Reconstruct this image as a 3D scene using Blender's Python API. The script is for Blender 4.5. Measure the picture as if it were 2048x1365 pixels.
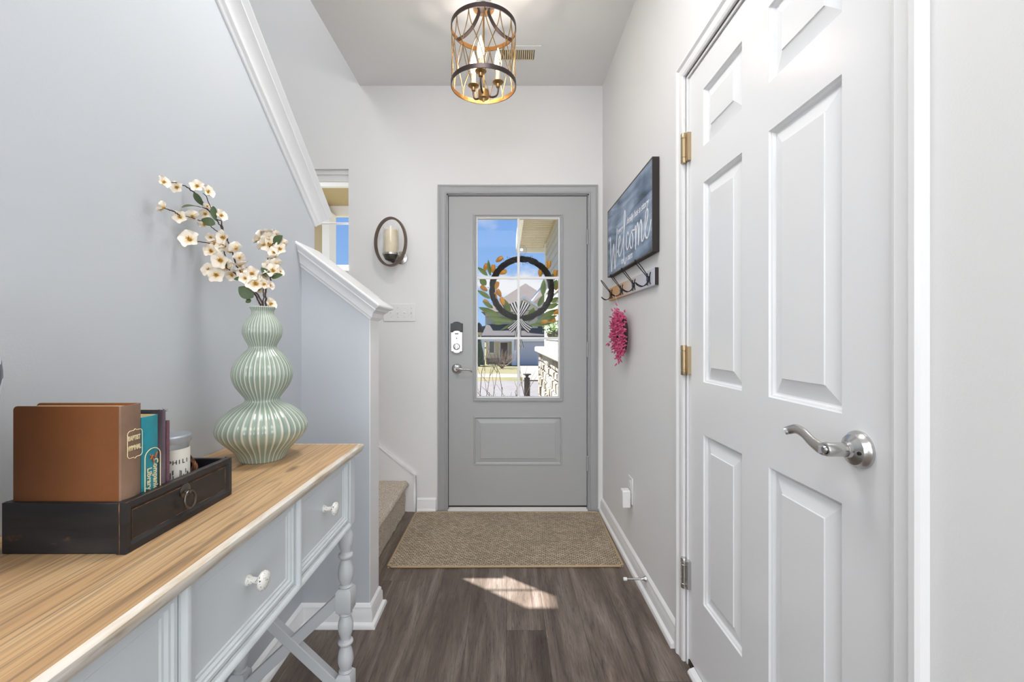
import bpy, math, random
from mathutils import Vector, Matrix
PI = math.pi
S = bpy.context.scene
COL = S.collection
for o in list(bpy.data.objects): bpy.data.objects.remove(o)
R = random.Random(7)

# ------------------------------------------------------------------ camera, sky, sun, lights, exposure
F_PX, CX, CY, EYE = 890.0, 1013.0, 675.0, 1.14      # frame 2048 x 1365
cam_d = bpy.data.cameras.new('camera'); cam = bpy.data.objects.new('camera', cam_d); COL.objects.link(cam)
cam.location = (0, 0, EYE); cam.rotation_euler = (PI/2, 0, 0)
cam_d.sensor_width = 36; cam_d.lens = 36*F_PX/2048
cam_d.shift_x = (1024-CX)/2048; cam_d.shift_y = -(682.5-CY)/2048
cam_d.clip_start = 0.02; cam_d.clip_end = 500
S.camera = cam
S.view_settings.view_transform = 'Standard'; S.view_settings.look = 'None'
S.view_settings.gamma = 1; S.view_settings.use_curve_mapping = False
S.view_settings.exposure = 0.0

w = bpy.data.worlds.new('sky'); S.world = w; w.use_nodes = True
nt = w.node_tree; nt.nodes.clear()
def N(nt, t, **k):
    n = nt.nodes.new(t)
    for a, b in k.items():
        if a.startswith('i_'): n.inputs[a[2:].replace('_', ' ')].default_value = b
        else: setattr(n, a, b)
    return n
tc = N(nt, 'ShaderNodeTexCoord'); sep = N(nt, 'ShaderNodeSeparateXYZ')
nt.links.new(tc.outputs['Generated'], sep.inputs[0])
gr = N(nt, 'ShaderNodeValToRGB')
gr.color_ramp.elements[0].position = 0.0; gr.color_ramp.elements[0].color = (.40, .64, 1.0, 1)
gr.color_ramp.elements[1].position = .45; gr.color_ramp.elements[1].color = (.13, .33, .84, 1)
nt.links.new(sep.outputs['Z'], gr.inputs[0])
mp = N(nt, 'ShaderNodeMapping'); mp.inputs['Scale'].default_value = (1, 1, 1.9); mp.inputs['Location'].default_value = (0.35, 0.2, .1)
nt.links.new(tc.outputs['Generated'], mp.inputs[0])
nz = N(nt, 'ShaderNodeTexNoise'); nz.inputs['Scale'].default_value = 3.6; nz.inputs['Detail'].default_value = 7; nz.inputs['Roughness'].default_value = .55
nt.links.new(mp.outputs[0], nz.inputs['Vector'])
cr = N(nt, 'ShaderNodeValToRGB'); cr.color_ramp.elements[0].position = .52; cr.color_ramp.elements[1].position = .60
nt.links.new(nz.outputs['Fac'], cr.inputs[0])
mx = N(nt, 'ShaderNodeMix', data_type='RGBA')
mr = N(nt, 'ShaderNodeMapRange'); mr.inputs['From Min'].default_value = -.26; mr.inputs['From Max'].default_value = -.12
nt.links.new(sep.outputs['X'], mr.inputs['Value'])
mz_ = N(nt, 'ShaderNodeMapRange'); mz_.inputs['From Min'].default_value = .30; mz_.inputs['From Max'].default_value = .18
nt.links.new(sep.outputs['Z'], mz_.inputs['Value'])
m1 = N(nt, 'ShaderNodeMath', operation='MULTIPLY'); nt.links.new(mr.outputs[0], m1.inputs[0]); nt.links.new(mz_.outputs[0], m1.inputs[1])
m2 = N(nt, 'ShaderNodeMath', operation='MULTIPLY'); nt.links.new(m1.outputs[0], m2.inputs[0]); nt.links.new(cr.outputs[0], m2.inputs[1])
nt.links.new(m2.outputs[0], mx.inputs[0]); nt.links.new(gr.outputs[0], mx.inputs[6]); mx.inputs[7].default_value = (.95, .97, 1.0, 1)
bg = N(nt, 'ShaderNodeBackground'); bg.inputs['Strength'].default_value = .9
ow = N(nt, 'ShaderNodeOutputWorld'); nt.links.new(mx.outputs[2], bg.inputs[0]); nt.links.new(bg.outputs[0], ow.inputs[0])

def light(name, kind, loc, energy, color=(1, 1, 1), rot=(0, 0, 0), size=1, size_y=None, **k):
    d = bpy.data.lights.new(name, kind); d.energy = energy; d.color = color
    if kind == 'AREA':
        d.size = size
        if size_y: d.shape = 'RECTANGLE'; d.size_y = size_y
    for a, b in k.items(): setattr(d, a, b)
    o = bpy.data.objects.new(name, d); COL.objects.link(o); o.location = loc; o.rotation_euler = rot
    return o
sun = light('sun', 'SUN', (-6, 8, 12), 22, (1, .97, .94), angle=.0093)
sun.rotation_euler = Vector((.651, -.5026, -1)).to_track_quat('-Z', 'Y').to_euler()
# broad daylight-toned fill added behind the camera; no windows built there
light('rear_fill_light', 'AREA', (0.3, -4.2, 1.5), 122, (.90, .95, 1.0), (PI/2, 0, 0), 4.2, 2.0)
light('rear_overhead_fill', 'AREA', (-.1, -1.3, 2.72), 30, (1, .98, .95), (0, 0, 0), 1.6, 1.2)  # unseen overhead fill, added to keep the interior evenly bright
light('hall_fill_light', 'AREA', (-.15, 1.15, 2.77), 15, (1, .99, .97), (0, 0, 0), .5, .5)  # out-of-view fill added over the hall to even out the walls
light('rear_point_fill', 'POINT', (-.9, -1.6, 1.75), 26, (1, .96, .92), shadow_soft_size=.25)  # point fill added behind the camera to brighten the ceiling
light('stairwell_fill_light', 'AREA', (-1.98, 1.3, 4.0), 24, (.97, .98, 1.0), Vector((1, .12, -.62)).to_track_quat('-Z', 'Y').to_euler(), 1.6, 1.2)  # unseen fill added in the stairwell to brighten the right wall

# ------------------------------------------------------------------ materials
MATS = {}
def lin(c):
    if isinstance(c, str):
        c = [int(c[i:i+2], 16)/255 for i in (0, 2, 4)]
    return tuple(((v/12.92) if v <= .04045 else ((v+.055)/1.055)**2.4) for v in c[:3]) + (1,)
def mat(name, col, rough=.5, metal=0, bump=None, spec=None, mottle=None, coat=0, trans=0, emis=None, estr=0):
    """principled; bump=(scale,strength,detail); mottle=(scale, other colour, amount)"""
    m = bpy.data.materials.new(name); m.use_nodes = True; MATS[name] = m
    nt = m.node_tree; b = nt.nodes['Principled BSDF']
    b.inputs['Base Color'].default_value = lin(col); b.inputs['Roughness'].default_value = rough; b.inputs['Metallic'].default_value = metal
    if spec is not None: b.inputs['Specular IOR Level'].default_value = spec
    if coat: b.inputs['Coat Weight'].default_value = coat; b.inputs['Coat Roughness'].default_value = .08
    if trans: b.inputs['Transmission Weight'].default_value = trans
    if emis: b.inputs['Emission Color'].default_value = lin(emis); b.inputs['Emission Strength'].default_value = estr
    tc = N(nt, 'ShaderNodeTexCoord')
    if mottle:
        n = N(nt, 'ShaderNodeTexNoise'); n.inputs['Scale'].default_value = mottle[0]; n.inputs['Detail'].default_value = 5
        nt.links.new(tc.outputs['Object'], n.inputs['Vector'])
        r = N(nt, 'ShaderNodeValToRGB'); r.color_ramp.elements[0].position = .35; r.color_ramp.elements[1].position = .68
        r.color_ramp.elements[0].color = lin(col); r.color_ramp.elements[1].color = lin(mottle[1])
        nt.links.new(n.outputs['Fac'], r.inputs[0]); nt.links.new(r.outputs[0], b.inputs['Base Color'])
    if bump:
        n = N(nt, 'ShaderNodeTexNoise'); n.inputs['Scale'].default_value = bump[0]; n.inputs['Detail'].default_value = 4
        nt.links.new(tc.outputs['Object'], n.inputs['Vector'])
        bn = N(nt, 'ShaderNodeBump'); bn.inputs['Strength'].default_value = bump[1]; bn.inputs['Distance'].default_value = .004
        nt.links.new(n.outputs['Fac'], bn.inputs['Height']); nt.links.new(bn.outputs[0], b.inputs['Normal'])
    return m
class G:  # small node graph helper
    def __init__(s, name, rough=.5):
        s.m = bpy.data.materials.new(name); s.m.use_nodes = True; MATS[name] = s.m
        s.nt = s.m.node_tree; s.b = s.nt.nodes['Principled BSDF']; s.b.inputs['Roughness'].default_value = rough
        s.tc = N(s.nt, 'ShaderNodeTexCoord').outputs['Object']
    def map(s, scale=(1, 1, 1), rot=(0, 0, 0), loc=(0, 0, 0), src=None):
        m = N(s.nt, 'ShaderNodeMapping'); m.inputs['Scale'].default_value = scale; m.inputs['Rotation'].default_value = rot; m.inputs['Location'].default_value = loc
        s.nt.links.new(src or s.tc, m.inputs[0]); return m.outputs[0]
    def noise(s, vec, scale, detail=5, dist=0, rough=.5):
        n = N(s.nt, 'ShaderNodeTexNoise'); n.inputs['Scale'].default_value = scale; n.inputs['Detail'].default_value = detail
        n.inputs['Distortion'].default_value = dist; n.inputs['Roughness'].default_value = rough
        s.nt.links.new(vec, n.inputs['Vector']); return n.outputs['Fac']
    def ramp(s, fac, stops):
        r = N(s.nt, 'ShaderNodeValToRGB'); e = r.color_ramp.elements
        while len(e) < len(stops): e.new(.5)
        for i, (p, c) in enumerate(stops):
            e[i].position = p; e[i].color = lin(c) if not isinstance(c, (int, float)) else (c, c, c, 1)
        s.nt.links.new(fac, r.inputs[0]); return r.outputs[0]
    def mix(s, fac, a, b, mode='MIX'):
        m = N(s.nt, 'ShaderNodeMix', data_type='RGBA', blend_type=mode)
        for v, k in ((fac, 0), (a, 6), (b, 7)):
            if isinstance(v, (int, float)): m.inputs[k].default_value = v if k == 0 else (v, v, v, 1)
            elif isinstance(v, str): m.inputs[k].default_value = lin(v)
            else: s.nt.links.new(v, m.inputs[k])
        return m.outputs[2]
    def math(s, op, a, b=0):
        m = N(s.nt, 'ShaderNodeMath', operation=op)
        for v, k in ((a, 0), (b, 1)):
            if isinstance(v, (int, float)): m.inputs[k].default_value = v
            else: s.nt.links.new(v, m.inputs[k])
        return m.outputs[0]
    def col(s, c): s.nt.links.new(c, s.b.inputs['Base Color'])
    def rough(s, c): s.nt.links.new(c, s.b.inputs['Roughness'])
    def bump(s, h, strength=.3, dist=.003):
        bn = N(s.nt, 'ShaderNodeBump'); bn.inputs['Strength'].default_value = strength; bn.inputs['Distance'].default_value = dist
        s.nt.links.new(h, bn.inputs['Height']); s.nt.links.new(bn.outputs[0], s.b.inputs['Normal'])

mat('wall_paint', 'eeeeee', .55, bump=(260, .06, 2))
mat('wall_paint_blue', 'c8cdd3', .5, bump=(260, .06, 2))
mat('ceiling_paint', 'f0f0f0', .8, bump=(300, .06, 2))
mat('trim_white', 'f2f2f3', .28)
mat('door_white', 'f3f4f6', .22, bump=(420, .05, 2))
mat('door_grey', 'aeafb0', .35, bump=(30, .05, 3))
mat('casing_grey', 'a6a7a9', .35)
mat('muntin_white', 'f0f0f0', .35)
mat('brass', 'c9a36a', .28, 1)
mat('brass_aged', 'a98a5c', .35, 1)
mat('hinge_brass', 'b5a283', .38, 1)
mat('sconce_bronze', '76675d', .45, .6)
mat('bronze', '4a4040', .42, .75)
mat('bronze_inner', 'c08a50', .35, .9)
mat('nickel', 'c9c8c6', .26, 1)
mat('nickel_dark', '6d6963', .35, 1)
mat('chrome', 'd8dade', .12, 1)
mat('black_metal', '22242b', .35, .5)
mat('black_plastic', '3b3b3d', .4)
mat('dark_gap', '141414', .9)
mat('white_plastic', 'efefee', .35)
mat('ivory_sleeve', 'e9d9b8', .5)
mat('bulb_glow', 'fff1d0', .3, emis='ffe2b0', estr=7)
mat('candle_wax', 'f3ead6', .5, mottle=(20, 'e9dcc0'))
mat('table_blue', 'd8dee1', .42, bump=(120, .05, 3))
mat('table_leg_grey', 'c9cccf', .38)
mat('book_brown', '7f4a20', .55, bump=(700, .12, 2), mottle=(6, '6e4220'))
mat('book_brown_spine', '8f7360', .6, bump=(700, .12, 2), mottle=(20, '7c6250'))
mat('paper', 'd9c6a2', .8, bump=(500, .2, 2))
mat('book_cream', 'd8cfa8', .6)
mat('book_teal', '1f93a5', .5, mottle=(60, '2a8a98'))
mat('gold_print', 'eadcae', .5)
mat('print_black', '1c1c1e', .6)
mat('orange_print', 'b0643c', .6)
mat('white_print', 'f4f6fa', .6)
mat('label_paper', 'e6e3da', .7)
mat('stem_brown', '55413a', .8, mottle=(80, '3c2d2a'))
mat('leaf_green', '4f6136', .5, mottle=(30, '38492a'))
mat('flower_center', 'c9962f', .7, mottle=(200, '9a7a34'))
mat('pink_sprig', 'dc6490', .8, mottle=(60, 'c04a76'))
mat('grapevine', '3d3030', .9, bump=(80, .6, 4))
mat('wreath_vine', '2a2320', .95, bump=(90, .8, 5), mottle=(60, '191614'))
mat('tulip_orange', 'e2a63c', .5, mottle=(30, 'c8862e'))
mat('wreath_leaf', '748a3c', .5, mottle=(12, '4f682e'))
mat('twig_copper', '8a5a3a', .5, .3, mottle=(60, '4a3226'))
mat('carpet_base', 'b09f8c', .95)
mat('siding_white', 'b8b8b5', .55)
mat('soffit_tan', 'b8a582', .6)
mat('concrete', '7e796f', .85, mottle=(2, '726d64'))
mat('asphalt', '605e5d', .9, mottle=(3, '565453'))
mat('shingle_brown', '544c47', .9, mottle=(6, '49423e'))
mat('shingle_dark', '353235', .9, mottle=(6, '2c292c'))
mat('house_tan', 'd8caa8', .7)
mat('house_grey', 'b8b5ac', .7)
mat('house_trim', 'e9e8e4', .6)
mat('garage_door', 'b4b5bb', .5)
mat('dark_glass', '50585c', .15)
mat('door_maroon', '3d201e', .5)
mat('dark_twig', '4f4038', .9)
mat('evergreen', '3e5230', .9, mottle=(3, '26361e'))
mat('bare_twig', '83705f', .9)
mat('plant_green', '6b8a4a', .7)
mat('snow_white', 'f0f0f0', .6)
mat('wood_raw', 'b98c5c', .7)
mat('jar_lid', 'b8bcc4', .3, .8)
mat('furniture_dark', '4a4440', .7)

def glassy(name, tint=(1, 1, 1, 1), gloss=.08, rough=0.02):
    m = bpy.data.materials.new(name); m.use_nodes = True; MATS[name] = m; nt = m.node_tree; nt.nodes.clear()
    t = N(nt, 'ShaderNodeBsdfTransparent'); t.inputs[0].default_value = tint
    g = N(nt, 'ShaderNodeBsdfGlossy'); g.inputs['Roughness'].default_value = rough
    lw = N(nt, 'ShaderNodeLayerWeight'); lw.inputs[0].default_value = .5; fr = N(nt, 'ShaderNodeMath', operation='POWER'); nt.links.new(lw.outputs['Facing'], fr.inputs[0]); fr.inputs[1].default_value = 4.5
    mu = N(nt, 'ShaderNodeMath', operation='ADD'); mu.inputs[1].default_value = gloss; mu.use_clamp = True
    nt.links.new(fr.outputs[0], mu.inputs[0])
    ms = N(nt, 'ShaderNodeMixShader'); nt.links.new(mu.outputs[0], ms.inputs[0]); nt.links.new(t.outputs[0], ms.inputs[1]); nt.links.new(g.outputs[0], ms.inputs[2])
    o = N(nt, 'ShaderNodeOutputMaterial'); nt.links.new(ms.outputs[0], o.inputs[0]); return m
glassy('pane_glass', gloss=0.005)
glassy('clear_glass', (.93, .95, .96, 1), .06)
glassy('candle_glass', (.97, .96, .93, 1), .05)

# vinyl plank floor, planks run along Y
g = G('plank_floor', .38)
sx = N(g.nt, 'ShaderNodeSeparateXYZ'); g.nt.links.new(g.tc, sx.inputs[0])
row = g.math('FLOOR', g.math('DIVIDE', sx.outputs['X'], .152))
wn = N(g.nt, 'ShaderNodeTexWhiteNoise', noise_dimensions='1D'); g.nt.links.new(row, wn.inputs['W'])
yy = g.math('ADD', sx.outputs['Y'], g.math('MULTIPLY', wn.outputs['Value'], 1.22))
cx_ = N(g.nt, 'ShaderNodeCombineXYZ'); g.nt.links.new(yy, cx_.inputs[0]); g.nt.links.new(sx.outputs['X'], cx_.inputs[1])
bk = N(g.nt, 'ShaderNodeTexBrick'); g.nt.links.new(cx_.outputs[0], bk.inputs['Vector'])
bk.offset = 0; bk.squash = 1
for k, val in (('Scale', 1), ('Mortar Size', .0009), ('Mortar Smooth', .1), ('Brick Width', 1.22), ('Row Height', .152), ('Bias', 0)): bk.inputs[k].default_value = val
bk.inputs['Color1'].default_value = (0, 0, 0, 1); bk.inputs['Color2'].default_value = (1, 1, 1, 1); bk.inputs['Mortar'].default_value = (.5, .5, .5, 1)
cell = N(g.nt, 'ShaderNodeTexWhiteNoise', noise_dimensions='2D'); cc2 = N(g.nt, 'ShaderNodeCombineXYZ'); g.nt.links.new(row, cc2.inputs[0]); g.nt.links.new(g.math('FLOOR', g.math('DIVIDE', yy, 1.22)), cc2.inputs[1]); g.nt.links.new(cc2.outputs[0], cell.inputs['Vector'])
off = g.mix(1.0, g.map(), cell.outputs['Color'], 'ADD')
long_ = g.map((7, .8, 1), src=off); fine = g.map((135, 5.0, 1), src=off); cath = g.map((10, .55, 1), src=off)
n1 = g.noise(long_, 1.6, 6, 1.2); n2 = g.noise(fine, 1.4, 6, 2.2, .7); n3 = g.noise(cath, 1.1, 2, .4)
ringn = g.math('FRACT', g.math('MULTIPLY', n3, 15))
base = g.ramp(n1, [(.28, '54473e'), (.5, '74665b'), (.72, '968a80')])
tone = g.ramp(cell.outputs['Value'], [(0, .70), (1, 1.0)])
c = g.mix(1, base, tone, 'MULTIPLY')
lines = g.ramp(n2, [(.36, .36), (.47, .95), (.7, 1.18)])
c = g.mix(.9, c, lines, 'MULTIPLY')
c = g.mix(.45, c, g.ramp(ringn, [(0, .45), (.12, .95), (.8, 1.08), (1, .5)]), 'MULTIPLY')
c = g.mix(g.math('MULTIPLY', bk.outputs['Fac'], .7), c, '2a2522')
g.col(c); g.bump(n2, .35, .002); g.rough(g.ramp(n1, [(.3, .36), (.7, .5)]))

# pine table top, grain along Y
g = G('pine_top', .5)
warp = g.noise(g.map((3, .8, 1)), 1.0, 3); wv3 = g.map((1, 1, 0))
sx = N(g.nt, 'ShaderNodeSeparateXYZ'); g.nt.links.new(g.tc, sx.inputs[0])
board = g.math('FLOOR', g.math('DIVIDE', sx.outputs['X'], .118)); wn = N(g.nt, 'ShaderNodeTexWhiteNoise', noise_dimensions='1D'); g.nt.links.new(board, wn.inputs['W'])
off = g.mix(1.0, g.map(), wn.outputs['Color'], 'ADD')
n3 = g.noise(g.map((12, .42, 1), src=off), 1.0, 2, .2)          # growth rings cut lengthwise
ring = g.math('FRACT', g.math('MULTIPLY', n3, 26))
thin = g.noise(g.map((130, 1.6, 1), src=off), 1.2, 4, .6, .6)
wide = g.noise(g.map((9, .9, 1), src=off), 1.2, 4, .5)
c = g.ramp(wide, [(.28, 'b88e5e'), (.5, 'cfa673'), (.72, 'dfc196')])
c = g.mix(.62, c, g.ramp(ring, [(0, .98), (.55, .95), (.80, .62), (.9, .42), (.97, .8), (1, 1)]), 'MULTIPLY')
c = g.mix(.75, c, g.ramp(thin, [(.36, .42), (.45, .9), (.7, 1.06)]), 'MULTIPLY')
kn = N(g.nt, 'ShaderNodeTexVoronoi', voronoi_dimensions='2D'); kn.inputs['Scale'].default_value = 1; kn.inputs['Randomness'].default_value = 1
g.nt.links.new(g.mix(.06, g.map((5, 1.7, .0), loc=(.36, .22, 0), src=off), g.noise(g.map((60, 20, 1)), 1.0, 3), 'ADD'), kn.inputs['Vector'])
c = g.mix(.85, c, g.ramp(kn.outputs['Distance'], [(.012, .22), (.035, .45), (.06, 1.0)]), 'MULTIPLY')
c = g.mix(.08, c, 'c9c8c4')
g.col(c); g.bump(ring, .10, .001)
g = G('pine_edge', .55)
n = g.noise(g.map((30, 2.2, 60)), 1.5, 5, .8); n2 = g.noise(g.map((40, 9, 60)), 1.5, 4)
g.col(g.mix(g.ramp(n2, [(.42, 0), (.6, 1)]), g.ramp(n, [(.3, '9c8a78'), (.5, 'cfc0ab'), (.7, 'e4ddd2')]), 'dfd9d0')); g.bump(n, .3)

# woven mat
g = G('mat_weave', .9)
dn = N(g.nt, 'ShaderNodeTexNoise'); dn.inputs['Scale'].default_value = 42; dn.inputs['Detail'].default_value = 2; g.nt.links.new(g.tc, dn.inputs['Vector'])
vm = N(g.nt, 'ShaderNodeVectorMath', operation='MULTIPLY_ADD'); g.nt.links.new(dn.outputs['Color'], vm.inputs[0]); vm.inputs[1].default_value = (.012, .014, 0); g.nt.links.new(g.map((1, 1, 0), rot=(0, 0, .10)), vm.inputs[2])
bk = N(g.nt, 'ShaderNodeTexBrick'); g.nt.links.new(vm.outputs[0], bk.inputs['Vector']); bk.offset = .5
for k, val in (('Scale', 1), ('Mortar Size', .0026), ('Mortar Smooth', 1.0), ('Brick Width', .022), ('Row Height', .0118)): bk.inputs[k].default_value = val
bk.inputs['Color1'].default_value = lin('d9cab4'); bk.inputs['Color2'].default_value = lin('baa88f'); bk.inputs['Mortar'].default_value = lin('4a3a2c')
n = g.noise(g.map(), 5, 4); n2 = g.noise(g.map((1, 1, 1)), 260, 3)
c = g.mix(.4, bk.outputs['Color'], g.ramp(n, [(.35, .75), (.6, 1.05)]), 'MULTIPLY')
c = g.mix(.5, c, g.ramp(n2, [(.3, .6), (.6, 1.1)]), 'MULTIPLY'); g.col(c)
h = g.math('SUBTRACT', 1, bk.outputs['Fac']); g.bump(g.math('ADD', h, n2), .8, .004)
mat('mat_binding', 'bda583', .85, bump=(500, .5, 2))

# carpet
g = G('carpet', 1.0)
n = g.noise(g.map(), 190, 3, 0, .7); n2 = g.noise(g.map(), 30, 3)
c = g.mix(.5, g.ramp(n, [(.33, 'a08f7c'), (.46, 'dccbb6'), (.62, 'f6eee0')]), g.ramp(n2, [(.3, .85), (.7, 1.1)]), 'MULTIPLY')
g.col(c); g.bump(n, 1.0, .008)

# sign
g = G('sign_wood', .6)
n = g.noise(g.map((8, 2.0, 14)), 1.2, 6, 1.2); n2 = g.noise(g.map((1, 2.5, 3.5)), 1.2, 3)
c = g.mix(g.ramp(n2, [(.38, 0), (.62, 1)]), g.ramp(n, [(.3, '38434f'), (.55, '65788f'), (.75, '8598b0')]), g.ramp(n, [(.3, '7a8ca6'), (.55, 'a4b8d2'), (.75, 'cdd9ea')]))
g.col(c)
mat('sign_edge', '4a4038', .7, mottle=(30, '6a5f4a'))
mat('sign_side', '2b2422', .7)
g = G('rail_wood', .5)
sx = N(g.nt, 'ShaderNodeSeparateXYZ'); g.nt.links.new(g.tc, sx.inputs[0])
n = g.noise(g.map((8, 4, 40)), 1.5, 5, .8)
f = g.math('ADD', g.math('MULTIPLY', g.math('ADD', sx.outputs['Y'], -1.95), 1.2), g.math('MULTIPLY', n, .35))
g.col(g.ramp(f, [(.25, 'd3d3de'), (.5, 'dccfc6'), (.78, 'd9a873')]))

# black distressed wood
g = G('distressed_black', .38)
n = g.noise(g.map((6, 6, 30)), 1.4, 6, .4); n2 = g.noise(g.map((3, 3, 8)), 3, 6, 0, .7)
c = g.ramp(n, [(.3, '15161a'), (.6, '26262a'), (.8, '33302f')])
c = g.mix(g.ramp(n2, [(.62, 0), (.68, 1)]), c, '5e4230'); g.col(c); g.bump(n, .15)
mat('worn_edge', '8d674a', .6, mottle=(60, '3a2c24'))
g = G('book_purple', .75)
n = g.noise(g.map((60, 60, 4)), 1.4, 5); g.col(g.ramp(n, [(.3, '2f262c'), (.5, '5a4a55'), (.7, '857680')])); g.bump(n, .4)
mat('book_plum', '74505c', .75, bump=(300, .5, 2))
mat('book_black', '24262a', .6)

# celadon vase: ribs lighter than grooves (vertex attribute 'rib')
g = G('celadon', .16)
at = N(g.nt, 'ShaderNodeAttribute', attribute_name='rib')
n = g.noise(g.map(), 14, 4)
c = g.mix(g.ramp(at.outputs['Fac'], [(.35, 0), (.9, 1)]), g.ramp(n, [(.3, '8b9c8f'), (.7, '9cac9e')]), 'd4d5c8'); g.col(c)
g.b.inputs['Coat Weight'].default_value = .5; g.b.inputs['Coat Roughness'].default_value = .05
# petals: cream with a warm throat (attribute 'throat')
g = G('petal', .6)
at = N(g.nt, 'ShaderNodeAttribute', attribute_name='throat')
g.col(g.ramp(at.outputs['Fac'], [(.0, 'f8eee0'), (.45, 'f6e6c8'), (1, 'e6bf78')])); g.b.inputs['Subsurface Weight'].default_value = .15; g.b.inputs['Subsurface Radius'].default_value = (.01, .008, .005)
# black and white patterned ceramic
g = G('patterned_ceramic', .25)
vo = N(g.nt, 'ShaderNodeTexWave', wave_type='RINGS'); vo.inputs['Scale'].default_value = 9; vo.inputs['Distortion'].default_value = 14; vo.inputs['Detail Scale'].default_value = 1.6
g.nt.links.new(g.tc, vo.inputs['Vector']); g.col(g.ramp(vo.outputs['Fac'], [(.38, '2c2e38'), (.5, 'd6d9e0')]))
# weathered knob
g = G('knob_white', .4)
n = g.noise(g.map((1, 1, 1)), 300, 3, .3); g.col(g.ramp(n, [(.34, '3a3a3a'), (.39, 'f0eee8')]))
# ribbon stripes
g = G('ribbon', .6)
at = N(g.nt, 'ShaderNodeAttribute', attribute_name='stripe')
st = g.math('FRACT', g.math('MULTIPLY', at.outputs['Fac'], 3.5)); g.col(g.ramp(st, [(.47, '14151a'), (.53, 'e8e8ea')]))
# grass
g = G('grass', .95)
n = g.noise(g.map(), .7, 5); n2 = g.noise(g.map(), 25, 3)
g.col(g.mix(.5, g.ramp(n, [(.35, '54552f'), (.6, '665f40')]), g.ramp(n2, [(.3, .6), (.7, 1.1)]), 'MULTIPLY'))
mat('mulch', '5c4c40', 1, bump=(40, .8, 3), mottle=(12, '77675a'))
mat('stone_a', '8f877a', .85, bump=(30, .6, 4), mottle=(9, '756b5e'))
mat('stone_b', 'a8a195', .85, bump=(30, .6, 4), mottle=(9, '8c8376'))
mat('mortar', '5c564e', .95)

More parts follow.
